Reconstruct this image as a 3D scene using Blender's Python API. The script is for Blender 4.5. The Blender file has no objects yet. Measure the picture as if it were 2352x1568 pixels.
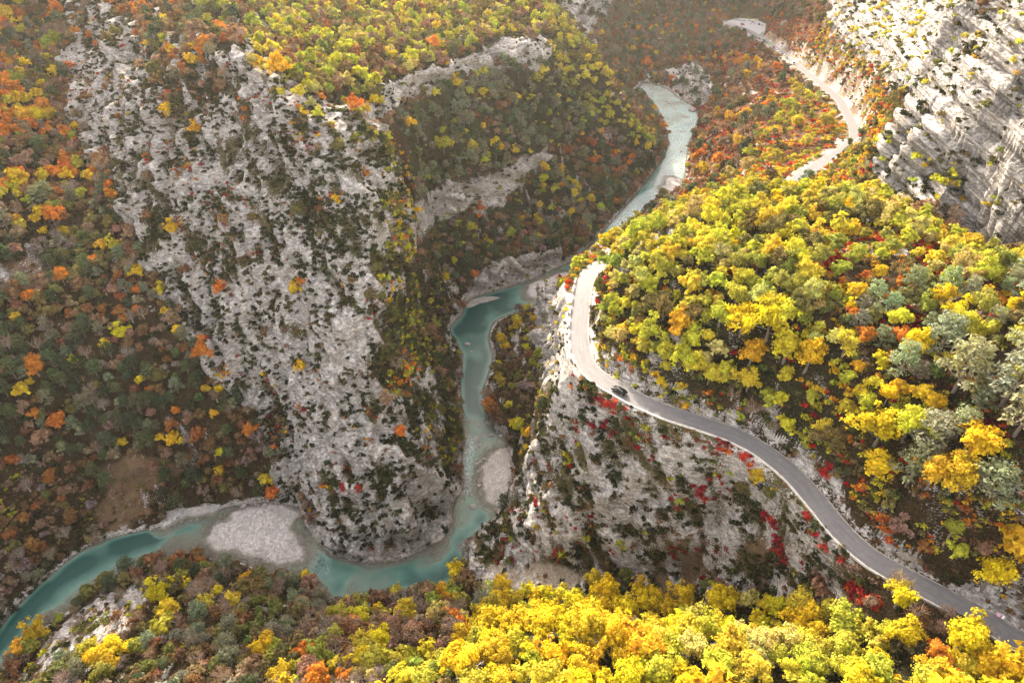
import bpy, bmesh, math, random, time
import numpy as np
from concurrent.futures import ThreadPoolExecutor
from mathutils import Vector, Matrix, geometry
from mathutils.bvhtree import BVHTree
T0 = time.time()
rng = np.random.default_rng(7)
random.seed(7)
R = math.radians
scene = bpy.context.scene
COL = scene.collection

# ------------------------------------------------------------------ camera, sky, sun, exposure
PITCH, CAM_H, F = 38.0, 190.0, 1568.0          # F: focal length in units of a 2352 px wide frame
W, H = 2352.0, 1568.0
cam_d = bpy.data.cameras.new("camera"); cam = bpy.data.objects.new("camera", cam_d); COL.objects.link(cam)
cam_d.sensor_width = 36.0; cam_d.lens = 36.0 * F / W; cam_d.clip_start = 1.0; cam_d.clip_end = 6000.0
cam.location = (0, 0, CAM_H); cam.rotation_euler = (R(90 - PITCH), 0, 0)
scene.camera = cam
SUN_AZ, SUN_EL = -17.0, 25.5                    # azimuth from +Y towards +X
world = bpy.data.worlds.new("World"); scene.world = world; world.use_nodes = True
nt = world.node_tree; nt.nodes.clear()
sky = nt.nodes.new("ShaderNodeTexSky"); sky.sky_type = 'NISHITA'; sky.sun_disc = False
sky.sun_elevation = R(SUN_EL); sky.sun_rotation = R(SUN_AZ); sky.dust_density = 3.0; sky.air_density = 1.0
bg = nt.nodes.new("ShaderNodeBackground"); bg.inputs[1].default_value = 0.15
wo = nt.nodes.new("ShaderNodeOutputWorld"); hsv = nt.nodes.new("ShaderNodeHueSaturation"); hsv.inputs['Saturation'].default_value = .35; nt.links.new(sky.outputs[0], hsv.inputs['Color'])
tint = nt.nodes.new("ShaderNodeMix"); tint.data_type = 'RGBA'; tint.blend_type = 'MULTIPLY'; tint.inputs[0].default_value = 1; tint.inputs[7].default_value = (1.0, .905, .83, 1)   # thin autumn cloud: a paler, warmer sky
nt.links.new(hsv.outputs[0], tint.inputs[6]); nt.links.new(tint.outputs[2], bg.inputs[0]); nt.links.new(bg.outputs[0], wo.inputs[0])
sun_d = bpy.data.lights.new("sun", 'SUN'); sun = bpy.data.objects.new("sun", sun_d); COL.objects.link(sun)
sun_d.energy = 2.2; sun_d.angle = R(0.6); sun_d.color = (1.0, 0.87, 0.68)
sd = Vector((math.sin(R(SUN_AZ)) * math.cos(R(SUN_EL)), math.cos(R(SUN_AZ)) * math.cos(R(SUN_EL)), math.sin(R(SUN_EL))))
sun.rotation_euler = sd.to_track_quat('Z', 'Y').to_euler()
scene.view_settings.view_transform = 'Standard'; scene.view_settings.look = 'None'
scene.view_settings.exposure = 2.65; scene.view_settings.gamma = 1.0
scene.cycles.use_denoising = True
scene.cycles.max_bounces = 6; scene.cycles.diffuse_bounces = 3; scene.cycles.glossy_bounces = 2
scene.cycles.transmission_bounces = 3; scene.cycles.transparent_max_bounces = 8; scene.cycles.volume_bounces = 0

# ------------------------------------------------------------------ photograph <-> place
cp, sp_ = math.cos(R(PITCH)), math.sin(R(PITCH))
def P(u, v, z=None, t=None):
    dx, dy = (u - W / 2) / F, (H / 2 - v) / F
    if t is None: t = (CAM_H - z) / (sp_ - dy * cp)
    return (dx * t, (cp + dy * sp_) * t, CAM_H + (dy * cp - sp_) * t)
def proj(x, y, z):
    d = y * cp - (z - CAM_H) * sp_
    return W / 2 + F * x / d, H / 2 - F * (y * sp_ + (z - CAM_H) * cp) / d, d

# ------------------------------------------------------------------ noise
def _h(ix, iy, iz, s):
    n = (ix.astype(np.int64) * 73856093) ^ (iy.astype(np.int64) * 19349663) ^ (iz.astype(np.int64) * 83492791) ^ (s * 2654435761)
    n = (n ^ (n >> 13)) * 1274126177
    n = n & 0x7fffffff
    n = (n ^ (n >> 15)) * 2246822519 & 0x7fffffff
    return n / float(0x7fffffff)
def noise(x, y, z, s=1):
    x, y, z = np.broadcast_arrays(x, y, z)
    fx, fy, fz = np.floor(x), np.floor(y), np.floor(z)
    a, b, c = x - fx, y - fy, z - fz
    a = a * a * (3 - 2 * a); b = b * b * (3 - 2 * b); c = c * c * (3 - 2 * c)
    fx = fx.astype(np.int64); fy = fy.astype(np.int64); fz = fz.astype(np.int64)
    r = 0
    for i in (0, 1):
        for j in (0, 1):
            for k in (0, 1):
                w = (a if i else 1 - a) * (b if j else 1 - b) * (c if k else 1 - c)
                r = r + w * _h(fx + i, fy + j, fz + k, s)
    return r * 2 - 1
POOL = ThreadPoolExecutor(4)
def fbm(x, y, z, sc, octv=4, s=1, gain=.5):
    x, y, z = np.broadcast_arrays(x, y, z)
    if x.size > 60000 and x.ndim:
        n = len(x); cuts = [n * i // 8 for i in range(9)]
        return np.concatenate(list(POOL.map(lambda i: fbm_(x[cuts[i]:cuts[i + 1]], y[cuts[i]:cuts[i + 1]], z[cuts[i]:cuts[i + 1]], sc, octv, s, gain), range(8))))
    return fbm_(x, y, z, sc, octv, s, gain)
def fbm_(x, y, z, sc, octv=4, s=1, gain=.5):
    r, a = 0, 1.0
    for o in range(octv):
        q = 2.03 ** o / sc
        r = r + a * noise(x * q + 17.3 * o, y * q + 5.1 * o, z * q + 9.7 * o, s + o); a *= gain
    return r

def in_poly(px, py, poly):
    px = np.asarray(px); r = np.zeros(px.shape, bool); n = len(poly)
    for i in range(n):
        x1, y1 = poly[i][:2]; x2, y2 = poly[(i + 1) % n][:2]
        if y1 == y2: continue
        c = ((y1 > py) != (y2 > py)) & (px < (x2 - x1) * (py - y1) / (y2 - y1) + x1)
        r ^= c
    return r
def seg_dist(px, py, line, closed=False):
    """distance to polyline, z along it, signed side"""
    best = np.full(px.shape, 1e9); bz = np.zeros(px.shape); side = np.zeros(px.shape); along = np.zeros(px.shape); acc = 0
    n = len(line); rg = range(n if closed else n - 1)
    for i in rg:
        a = line[i]; b = line[(i + 1) % n]
        dx, dy = b[0] - a[0], b[1] - a[1]; L2 = dx * dx + dy * dy + 1e-9
        q = np.clip(((px - a[0]) * dx + (py - a[1]) * dy) / L2, 0, 1)
        ex, ey = px - (a[0] + q * dx), py - (a[1] + q * dy)
        d = np.hypot(ex, ey); m = d < best
        best = np.where(m, d, best)
        bz = np.where(m, a[2] + q * (b[2] - a[2]), bz)
        side = np.where(m, np.sign(dx * (py - a[1]) - dy * (px - a[0])), side)
        along = np.where(m, acc + q * math.sqrt(L2), along); acc += math.sqrt(L2)
    return best, bz, side, along
def smooth_line(pts, step=3.0):
    p = [np.array(q, float) for q in pts]; out = []
    for i in range(len(p) - 1):
        p0, p1, p2, p3 = p[max(i - 1, 0)], p[i], p[i + 1], p[min(i + 2, len(p) - 1)]
        n = max(1, int(np.linalg.norm(p2 - p1) / step))
        for k in range(n):
            t = k / n
            out.append(.5 * ((2 * p1) + (-p0 + p2) * t + (2 * p0 - 5 * p1 + 4 * p2 - p3) * t * t + (-p0 + 3 * p1 - 3 * p2 + p3) * t ** 3))
    out.append(p[-1]); return out
def offset_line(line, d, dz=0.0):
    out = []
    for i, p in enumerate(line):
        a = line[max(i - 1, 0)]; b = line[min(i + 1, len(line) - 1)]
        t = np.array([b[0] - a[0], b[1] - a[1]]); t /= np.linalg.norm(t) + 1e-9
        out.append(np.array([p[0] - t[1] * d, p[1] + t[0] * d, p[2] + dz]))      # +d is left of travel
    return out

# ------------------------------------------------------------------ the survey: breaklines and spot heights
BL, SP = [], []                                  # breaklines (lists of world points), single points
def bl(*pts): BL.append([P(u, v, z=z) for u, v, z in pts])
def blt(*pts): BL.append([P(u, v, t=t) for u, v, t in pts])
def sz(*pts): SP.extend(P(u, v, z=z) for u, v, z in pts)
def st(*pts): SP.extend(P(u, v, t=t) for u, v, t in pts)
def sw(*pts): SP.extend(pts)

# river banks (water level is z = 0)
bank_l = [(-260, 1720), (-120, 1600), (0, 1440), (60, 1370), (150, 1290), (220, 1245), (330, 1217), (372, 1208), (385, 1188), (500, 1168), (600, 1155), (688, 1165),
          (703, 1212), (760, 1274), (800, 1285), (860, 1292), (925, 1283), (962, 1268), (1010, 1243), (1036, 1200), (1043, 1150), (1060, 1130),
          (1060, 1050), (1060, 950), (1055, 880), (1060, 830), (1047, 790), (1032, 755), (1060, 722), (1075, 690), (1150, 664), (1220, 640),
          (1282, 614), (1325, 592), (1370, 545), (1420, 490), (1480, 420), (1520, 362), (1532, 320), (1512, 262), (1490, 230), (1458, 208)]
bank_r = [(-200, 1800), (0, 1542), (70, 1462), (160, 1400), (250, 1332), (330, 1297), (375, 1284), (440, 1277), (560, 1292), (620, 1322), (700, 1315), (760, 1378),
          (850, 1388), (930, 1358), (1010, 1352), (1060, 1312), (1066, 1268), (1100, 1225), (1150, 1168), (1176, 1112), (1172, 1060), (1160, 1005),
          (1128, 965), (1112, 900), (1132, 830), (1126, 765), (1150, 732), (1230, 702), (1300, 668), (1360, 600), (1420, 545), (1470, 505), (1500, 470),
          (1530, 455), (1568, 430), (1575, 400), (1582, 340), (1603, 262), (1565, 228), (1530, 202), (1476, 188)]
WL = [P(u, v, z=0) for u, v in bank_l]; WR = [P(u, v, z=0) for u, v in bank_r]
WL = [tuple(p) for p in smooth_line(WL, 4)]; WR = [tuple(p) for p in smooth_line(WR, 4)]
BL += [WL, WR]
RIVER = [p[:2] for p in WL] + [p[:2] for p in WR[::-1]]

# roads: centre lines
road_a = [P(u, v, z=z) for u, v, z in [(2560, 1560, 59), (2352, 1478, 60), (2280, 1432, 60.5), (2180, 1378, 61), (2080, 1325, 61.5), (2005, 1283, 62), (1935, 1222, 62.5), (1880, 1155, 63),
          (1820, 1088, 63.5), (1750, 1033, 64), (1680, 996, 64.3), (1600, 968, 64.6), (1530, 945, 64.8), (1470, 920, 65), (1415, 890, 65), (1370, 862, 65), (1344, 832, 65),
          (1332, 790, 65.2), (1331, 740, 65.5), (1335, 700, 65.8), (1340, 664, 66)]]
road_a += [(26, 197, 64.8), (33, 211, 61), (46, 229, 57), (66, 250, 54), (92, 269, 52), (112, 283, 51)]
road_b = [P(u, v, z=z) for u, v, z in [(1795, 440, 50), (1850, 398, 49), (1905, 362, 47.5), (1945, 338, 46.5), (1962, 318, 46), (1960, 290, 45), (1942, 255, 43.5), (1926, 228, 42.5),
          (1890, 196, 40.5), (1850, 165, 38), (1800, 124, 35), (1765, 98, 32), (1738, 80, 30), (1715, 68, 29), (1690, 60, 28.5)]]
ROAD = smooth_line(road_a + road_b, 2.5)
ROADW = 2.65
n_a = next(i for i, p in enumerate(ROAD) if p[1] > 268)
near = ROAD[:n_a]
BL.append(offset_line(ROAD, 4.2)[::3]); BL.append(offset_line(ROAD, -3.9)[::3])
i_tip = next(i for i, p in enumerate(near) if p[1] > 150)
inner = offset_line(near, -6.0, 4.0)
for i, p in enumerate(inner): p[2] += 1.6 * math.sin(i * .37) + 1.0 * math.sin(i * .9)
BL.append([p for p in inner if not (p[1] > 197)][::3])
# car park
PARK = [(1662, 50), (1700, 42), (1735, 45), (1760, 55), (1757, 74), (1748, 90), (1725, 88), (1705, 74)]
PARKW = [P(u, v, z=28.5) for u, v in PARK]

# spur: ridge that drops to the water, gully behind it, front face
bl((1296, 832, 63.5), (1282, 880, 58), (1266, 950, 47), (1238, 1020, 34), (1204, 1088, 23), (1178, 1118, 15), (1150, 1175, 8), (1105, 1240, 5), (1066, 1295, 1.5))
BL.append([P(1292, 836, z=63), P(1290, 780, z=64), P(1287, 720, z=65), P(1290, 670, z=66), P(1296, 640, z=67)])
bl((1219, 1009, 13), (1250, 905, 22), (1241, 860, 18), (1233, 780, 13), (1228, 720, 7))
sz((1190, 985, 7), (1180, 960, 8), (1190, 900, 9), (1190, 800, 7), (1165, 840, 3), (1190, 745, 4), (1195, 1030, 8))
bl((1070, 1330, 2), (1150, 1312, 7), (1250, 1295, 14), (1400, 1305, 18), (1600, 1322, 25), (1750, 1330, 38), (1880, 1345, 50))
sz((1300, 1180, 30), (1200, 1220, 16), (1130, 1270, 7), (1400, 1150, 37), (1650, 1200, 41), (1850, 1250, 50))
sz((1330, 1050, 44), (1400, 1000, 51))
# gully in front of the face (hidden behind the near trees) and near slope
sw((-8, 110, 8), (8, 98, 13), (25, 93, 17), (42, 89, 23), (60, 85, 34), (74, 84, 47))
sz((850, 1420, 6), (700, 1370, 3), (620, 1350, 3), (500, 1330, 5), (380, 1330, 7), (250, 1380, 6), (150, 1470, 6), (50, 1540, 5), (300, 1430, 15), (420, 1400, 14),
   (560, 1400, 15), (700, 1440, 20), (200, 1560, 14), (420, 1568, 25), (600, 1568, 32), (800, 1568, 42), (860, 1490, 30), (1000, 1440, 24), (1000, 1568, 50), (1060, 1480, 38),
   (1150, 1480, 44), (1250, 1450, 50), (1400, 1440, 53), (1550, 1455, 55), (1700, 1480, 57), (1850, 1510, 58), (1980, 1500, 57), (1300, 1568, 56), (1600, 1568, 60), (1900, 1568, 62),
   (2150, 1540, 61), (2150, 1470, 59))
sw((90, 70, 58), (0, 20, 66), (-60, 30, 56), (60, 20, 70), (120, 30, 66), (-120, 50, 28), (-160, 30, 20), (0, -60, 80), (-200, -60, 40), (200, -60, 80), (200, 30, 66))
# plateau above the road
sz((1400, 700, 74), (1450, 800, 76), (1500, 860, 76), (1600, 900, 76), (1750, 960, 76), (1850, 1000, 77), (1950, 1080, 76), (2050, 1180, 75), (2180, 1260, 73), (2352, 1350, 72),
   (1385, 612, 77), (1445, 566, 84), (1520, 525, 87), (1600, 492, 88), (1680, 465, 88), (1760, 455, 86), (1850, 450, 85), (1930, 452, 84),
   (1600, 620, 88), (1700, 560, 90), (1800, 560, 92), (1700, 700, 88), (1850, 640, 93), (1850, 780, 88), (2000, 560, 94), (2100, 520, 93), (2000, 700, 92), (2150, 700, 95), (2200, 620, 96),
   (2000, 900, 86), (2150, 850, 90), (2300, 750, 98), (2200, 1000, 86), (2352, 900, 96), (2352, 1100, 88), (2150, 1120, 80), (2560, 1000, 100), (2560, 1300, 80))
# behind the crest of the plateau
sw((95, 240, 62), (105, 240, 63), (113, 234, 66), (117.5, 225, 70), (121, 240, 65), (128, 252, 66), (137, 262, 70))
sz((1360, 590, 62)); sw((40, 245, 50), (60, 280, 35), (90, 305, 35), (80, 335, 18), (60, 330, 8), (25, 240, 45), (18, 230, 35))
st((1640, 430, 352), (1600, 440, 395), (1700, 400, 362), (1700, 330, 405), (1780, 330, 398), (1830, 250, 440), (1650, 300, 455), (1650, 200, 535), (1720, 250, 478), (1880, 280, 408), (1800, 200, 490), (1600, 180, 580),
   (1660, 420, 360), (1760, 410, 340), (1840, 330, 375), (1600, 380, 440))
# slope above the far road, up to the cliffs
st((1990, 300, 362), (2010, 400, 312), (1930, 430, 285), (1900, 420, 305), (1850, 435, 300), (1940, 180, 445), (1880, 110, 500), (1820, 60, 570), (1990, 200, 400), (2040, 260, 352), (1880, 40, 520))
# near right cliff: foot, edge, face
CF = [(1998, 480, 236), (2060, 472, 228), (2120, 462, 222), (2180, 480, 214), (2225, 530, 206), (2262, 592, 198), (2352, 625, 188), (2500, 660, 175)]
blt(*CF)
CE = [(2003, 440, 236), (2012, 360, 233), (2045, 290, 232), (2082, 228, 232), (2135, 175, 230), (2200, 130, 226), (2255, 55, 224), (2292, -20, 222), (2330, -120, 222)]
blt(*CE)
blt(*[(u - 22, v + 12, t + 62) for u, v, t in CE[:0]] + [(2115, 190, 305), (2180, 150, 315), (2235, 70, 325), (2275, -20, 335)])
st((2100, 330, 219), (2200, 300, 210), (2300, 300, 197), (2352, 300, 186), (2200, 400, 208), (2100, 420, 221), (2300, 420, 192), (2352, 450, 184), (2150, 250, 222), (2250, 180, 212), (2352, 150, 190), (2200, 200, 216),
   (2352, 0, 195), (2290, 80, 212), (2300, 520, 192), (2245, 470, 203), (2200, 440, 210), (2500, 300, 172), (2500, 0, 180), (2500, -200, 200), (2352, -200, 215))
# far right bright cliff
blt((1905, 30, 500), (1935, 90, 462), (1990, 135, 420), (2050, 195, 368), (2078, 232, 345))
blt((1925, 10, 492), (1965, 60, 450), (2020, 100, 412), (2075, 145, 368), (2100, 190, 340))
st((2000, 0, 470), (2100, 0, 425), (2180, 0, 385), (2150, 80, 372), (2100, 80, 392), (2040, 60, 432), (2180, 110, 345), (2050, -80, 470), (2200, -80, 410), (1900, -40, 560))
# central massif: foot on the left, foot at the water, face, crest
FOOT = [(80, -60, 440), (90, 0, 402), (110, 150, 345), (140, 250, 312), (182, 380, 282), (232, 480, 264), (330, 600, 252), (405, 690, 246), (500, 790, 240), (600, 900, 237), (650, 1000, 236), (685, 1080, 235)]
blt(*FOOT)
bl((700, 1130, 8), (725, 1170, 8), (775, 1225, 8), (860, 1240, 8), (925, 1235, 8), (958, 1220, 9), (998, 1180, 8), (1022, 1130, 8))
st((700, 1000, 222), (850, 1000, 213), (950, 1000, 219), (1010, 1000, 234), (780, 1100, 214), (900, 1100, 213), (990, 1080, 224), (860, 1170, 214),
   (680, 900, 222), (770, 900, 213), (880, 900, 212), (960, 900, 226), (1020, 900, 256), (640, 800, 222), (760, 800, 210), (860, 800, 211), (940, 800, 240), (1010, 800, 292),
   (560, 700, 225), (680, 700, 215), (790, 700, 208), (865, 720, 209), (400, 600, 243), (520, 600, 232), (650, 600, 218), (780, 600, 208), (860, 600, 209),
   (330, 480, 252), (450, 480, 240), (600, 480, 224), (750, 480, 210), (850, 480, 210), (250, 350, 266), (350, 350, 252), (450, 350, 240), (580, 350, 224), (700, 350, 213), (820, 350, 211),
   (180, 220, 300), (280, 220, 272), (400, 220, 248), (500, 220, 234), (590, 250, 222), (160, 80, 350), (300, 80, 295), (430, 80, 262), (520, 80, 242), (130, 0, 395), (280, 0, 340), (430, 0, 320),
   (600, 0, 350), (150, -80, 430), (350, -80, 410), (600, -80, 420))
EDGE = [(893, 770, 217), (889, 705, 213), (903, 645, 222), (920, 590, 232), (935, 540, 240), (940, 480, 250), (922, 400, 252), (905, 340, 256), (893, 300, 252)]
blt(*EDGE)
blt((893, 300, 252), (870, 282, 232), (760, 292, 212), (640, 232, 216), (562, 122, 228))
BL.append([(-37.5, 176, 48), (-36, 190, 42), (-36, 205, 38), (-37, 222, 38), (-39, 236, 42), (-41, 250, 46)])
st((952, 500, 272), (945, 400, 268), (928, 330, 270), (905, 285, 262))
st((650, 150, 250), (760, 220, 232), (830, 230, 235), (800, 170, 262), (720, 90, 300), (700, 0, 380), (850, 110, 305), (950, 60, 360), (1000, 0, 405), (1130, 50, 402), (1200, 0, 450), (850, 0, 390), (1000, -80, 480), (700, -80, 460))
# upper and lower cliff bands
blt((882, 212, 262), (950, 183, 300), (1050, 150, 335), (1130, 105, 358), (1240, 92, 370)); blt((884, 240, 264), (952, 212, 302), (1052, 178, 336), (1135, 152, 359), (1250, 140, 371))
blt((962, 470, 292), (1000, 437, 322), (1060, 424, 332), (1130, 412, 345), (1200, 372, 365), (1262, 338, 385)); blt((958, 545, 296), (1000, 500, 323.5), (1060, 480, 333), (1130, 470, 346), (1200, 422, 366), (1272, 368, 386))
st((925, 300, 268), (950, 350, 285), (1000, 300, 318), (1100, 300, 342), (1200, 250, 375), (1300, 250, 405), (1000, 380, 315), (1100, 370, 335), (1300, 150, 410), (960, 420, 288), (1250, 200, 385))
blt((1225, -120, 560), (1262, 0, 472), (1310, 60, 442), (1380, 150, 430), (1430, 250, 430), (1490, 325, 442))
st((950, 640, 285), (1000, 600, 318), (1100, 560, 346), (1200, 500, 374), (1300, 430, 402), (1400, 380, 428), (1400, 300, 430), (1300, 330, 408), (1000, 680, 312), (960, 720, 270), (1000, 745, 300))
bl((1045, 715, 7), (1062, 652, 9), (1130, 612, 10), (1220, 592, 9), (1290, 572, 8), (1350, 520, 6))
# behind the lit ridge and the far valley
sw((75, 500, 14), (70, 550, 8), (30, 560, 40), (-20, 600, 90), (-20, 780, 150), (46, 765, 22), (30, 710, 14), (-30, 850, 210), (60, 900, 150), (60, 960, 230),
   (180, 850, 60), (150, 940, 200), (260, 800, 80), (300, 900, 220), (400, 800, 200), (420, 600, 200), (400, 500, 190), (420, 400, 200), (350, 300, 170), (330, 200, 150), (330, 80, 110), (330, -60, 90))
st((1400, 100, 650), (1600, 100, 640), (1620, 50, 690), (1550, 0, 760), (1480, 60, 720), (1450, 150, 625), (1560, 150, 600), (1640, 130, 600), (1750, 20, 700), (1820, 0, 640), (1650, 15, 720), (1350, 60, 700))
# left valley side
st((-300, 0, 360), (0, 0, 372), (0, 150, 315), (60, 300, 285), (0, 300, 275), (100, 400, 270), (0, 450, 250), (150, 550, 255), (0, 600, 235), (200, 700, 240), (80, 750, 232), (0, 850, 222), (200, 850, 231), (350, 800, 238),
   (200, 950, 229), (400, 900, 235), (400, 1000, 234), (550, 1000, 236), (100, 1050, 223), (0, 1100, 215), (-200, 1100, 203), (100, 1200, 220), (250, 1100, 228), (550, 1100, 237), (620, 1130, 237), (400, 1120, 233), (300, 1165, 228),
   (0, 1330, 206), (100, 1280, 217), (-200, 1400, 193), (-250, 800, 208), (-250, 400, 235), (500, 1140, 236), (200, 1215, 224.5))
sw((-330, 430, 190), (-420, 480, 270), (-290, 450, 175), (-310, 520, 250), (-200, 520, 145), (-150, 650, 190), (-100, 600, 140), (-420, 300, 190), (-420, 150, 150), (-420, 0, 100), (-420, -60, 80), (-420, 960, 260), (420, 960, 260), (-200, 960, 260), (0, 960, 240), (420, -60, 90))

def build_height():
    verts, zs, edges, key = [], [], [], {}
    def add(p):
        k = (round(p[0] * 4), round(p[1] * 4))
        if k not in key:
            key[k] = len(verts); verts.append(Vector((p[0], p[1]))); zs.append(p[2])
        return key[k]
    for line in BL:
        ids = [add(p) for p in line]
        edges += [(a, b) for a, b in zip(ids, ids[1:]) if a != b]
    for p in SP:
        d, _, _, _ = seg_dist(np.array([p[0]]), np.array([p[1]]), ROAD)
        if d[0] > 7: add(p)
    vo, eo, fo, ov, oe, of = geometry.delaunay_2d_cdt(verts, edges, [], 0, 1e-4)
    zo = []
    for i, o in enumerate(ov):
        if o: zo.append(zs[o[0]]); continue
        best = (1e9, 0)
        for a, b in edges:
            A, B = verts[a], verts[b]; ab = B - A; q = max(0, min(1, (vo[i] - A).dot(ab) / (ab.length_squared + 1e-9)))
            d = (vo[i] - (A + ab * q)).length
            if d < best[0]: best = (d, zs[a] + q * (zs[b] - zs[a]))
        zo.append(best[1])
    return np.array([[v.x, v.y] for v in vo]), np.array(zo), [tuple(f) for f in fo]

def axis(segs):
    out = [segs[0][0]]
    for a, b, s0, s1 in segs:
        x = a; s = s0
        while x < b - 1e-6:
            s = s0 + (s1 - s0) * (x - a) / (b - a); x = min(b, x + s); out.append(x)
    return np.array(out)
gx = axis([(-420, -230, 5, 1.6), (-230, -120, 1.6, .6), (-120, 60, .46, .46), (60, 120, .5, .5), (120, 162, .34, .34), (162, 220, .5, 1.2), (220, 420, 1.2, 5)])
gy = axis([(-60, 55, 5, 1.0), (55, 95, 1.0, .6), (95, 125, .5, .4), (125, 250, .38, .38), (250, 420, .45, 1.1), (420, 960, 1.1, 3.5)])
GX, GY = np.meshgrid(gx, gy)
def raster(tv, tz, faces):
    Z = np.full(GX.shape, np.nan)
    for f in faces:
        for k in range(1, len(f) - 1):
            i, j, l = f[0], f[k], f[k + 1]
            x1, y1 = tv[i]; x2, y2 = tv[j]; x3, y3 = tv[l]
            det = (y2 - y3) * (x1 - x3) + (x3 - x2) * (y1 - y3)
            if abs(det) < 1e-9: continue
            a, b = np.searchsorted(gx, [min(x1, x2, x3) - 1e-6, max(x1, x2, x3) + 1e-6]); c, d = np.searchsorted(gy, [min(y1, y2, y3) - 1e-6, max(y1, y2, y3) + 1e-6])
            if a == b or c == d: continue
            X, Y = GX[c:d, a:b], GY[c:d, a:b]
            l1 = ((y2 - y3) * (X - x3) + (x3 - x2) * (Y - y3)) / det; l2 = ((y3 - y1) * (X - x3) + (x1 - x3) * (Y - y3)) / det; l3 = 1 - l1 - l2
            m = (l1 >= -1e-6) & (l2 >= -1e-6) & (l3 >= -1e-6)
            sub = Z[c:d, a:b]; sub[m] = (l1 * tz[i] + l2 * tz[j] + l3 * tz[l])[m]
    return Z
def blur(Z, n=1):
    for _ in range(n):
        Zp = np.pad(Z, 1, mode='edge')
        Z = (Zp[:-2, 1:-1] + Zp[2:, 1:-1] + Zp[1:-1, :-2] + Zp[1:-1, 2:] + 4 * Zp[1:-1, 1:-1]) / 8
    return Z
tv, tz, tf = build_height()
Z = raster(tv, tz, tf)
Z[np.isnan(Z)] = 60.0
Z = blur(Z, 9)
print('height', round(time.time() - T0, 1), Z.shape)

# ------------------------------------------------------------------ roads cut in, river bed, gravel, rock relief
rd, rz, rside, ralong = seg_dist(GX, GY, ROAD)
w = np.clip((6.2 - rd) / 2.2, 0, 1); w = w * w * (3 - 2 * w)
w = np.where(rd < 4.1, 1, w)
Z = Z * (1 - w) + (rz - .10) * w
pk = in_poly(GX, GY, PARKW); pd, _, _, _ = seg_dist(GX, GY, PARKW, True)
w = np.where(pk, 1, np.clip((5 - pd) / 4, 0, 1)); Z = Z * (1 - w) + 28.3 * w
PU, PV, PD = proj(GX, GY, Z)
near_water = (GY > -60) & (GY < 900)
inr = in_poly(GX, GY, RIVER)
rvd = np.full(GX.shape, 99.0)
m = (Z < 9) & (GX < 140) & (GX > -420)
d, _, _, _ = seg_dist(GX[m], GY[m], [p + (0,) for p in RIVER], True); rvd[m] = d
side_l = seg_dist(GX, GY, WL)[0]; side_r = seg_dist(GX, GY, WR)[0]; asym = np.clip(side_r / (side_l + side_r + .01) * 1.7, .25, 1.5); asym = np.where(GX > -75, 1.0, asym)
bed = -.12 - asym * np.minimum(2.3, .75 * rvd) * (0.75 + .35 * fbm(GX, GY, 0, 9, 2, 51))
def zp(poly): return in_poly(PU, PV, poly) & inr
BARS = {'wide': [(462, 1238), (500, 1198), (560, 1164), (650, 1160), (690, 1182), (668, 1206), (686, 1228), (694, 1284), (640, 1290), (560, 1272), (500, 1258)],
        'mid': [(1108, 1070), (1135, 1035), (1163, 1028), (1172, 1080), (1176, 1112), (1150, 1165), (1120, 1150), (1104, 1110)],
        'far': [(1212, 655), (1240, 640), (1300, 625), (1310, 660), (1270, 672), (1235, 692), (1216, 680)],
        'island': [(1520, 440), (1535, 405), (1556, 412), (1562, 440), (1545, 475), (1520, 480)],
        'left_strip': [(375, 1205), (430, 1185), (500, 1172), (505, 1160), (380, 1180)]}
shallow = [([(380, 1240), (470, 1175), (700, 1160), (720, 1290), (770, 1330), (760, 1385), (620, 1325), (480, 1290), (380, 1290)], .30),
           ([(0, 1560), (0, 1500), (160, 1350), (330, 1262), (400, 1250), (390, 1300), (160, 1420)], .55),
           ([(760, 1300), (900, 1310), (960, 1290), (930, 1340), (850, 1380), (770, 1380)], .5),
           ([(970, 1250), (1015, 1225), (1045, 1160), (1075, 1160), (1060, 1230), (1020, 1285), (960, 1300)], .16), ([(1060, 1130), (1110, 1090), (1150, 1170), (1130, 1200), (1075, 1180)], .45),
           ([(1055, 960), (1180, 960), (1180, 1130), (1055, 1130)], .35), ([(1060, 830), (1130, 830), (1110, 950), (1060, 950)], .85),
           ([(1180, 640), (1320, 600), (1320, 680), (1190, 700)], .4), ([(1380, 560), (1480, 440), (1620, 230), (1520, 170), (1430, 180), (1500, 400)], .35)]
wob = fbm(GX, GY, 0, 8, 3, 55)
for poly, f in shallow:
    sdd = seg_dist(PU, PV, [q + (0,) for q in poly], True)[0]; k = np.clip(.5 + (np.where(in_poly(PU, PV, poly), sdd, -sdd) + 26 * wob) / 70, 0, 1) * inr; bed = bed * (1 - k) + bed * f * k
Z = np.where(inr, np.minimum(Z, bed), Z)
Z = np.where(~inr & (rvd < 3), np.minimum(Z, .15 + rvd * 1.6), Z)
gravel = np.zeros(GX.shape)
for nme, poly in BARS.items():
    pw = [P(u, v, z=.3) for u, v in poly]
    ins = in_poly(GX, GY, pw)
    q = (abs(GX - np.mean([p[0] for p in pw])) < 50) & (abs(GY - np.mean([p[1] for p in pw])) < 70)
    bd = np.full(GX.shape, 99.0); bd[q] = seg_dist(GX[q], GY[q], pw, True)[0]
    sgn = np.where(ins, bd, -bd) + 1.7 * fbm(GX, GY, 0, 6, 4, 77)
    hgt = np.clip(sgn * .14, -.9, .5)
    k = (sgn > -5) & (inr | ins)
    Z = np.where(k, np.maximum(Z, hgt), Z)
    gravel = np.maximum(gravel, np.where(k, np.clip((hgt + .2) * 8, 0, 1), 0))

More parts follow.
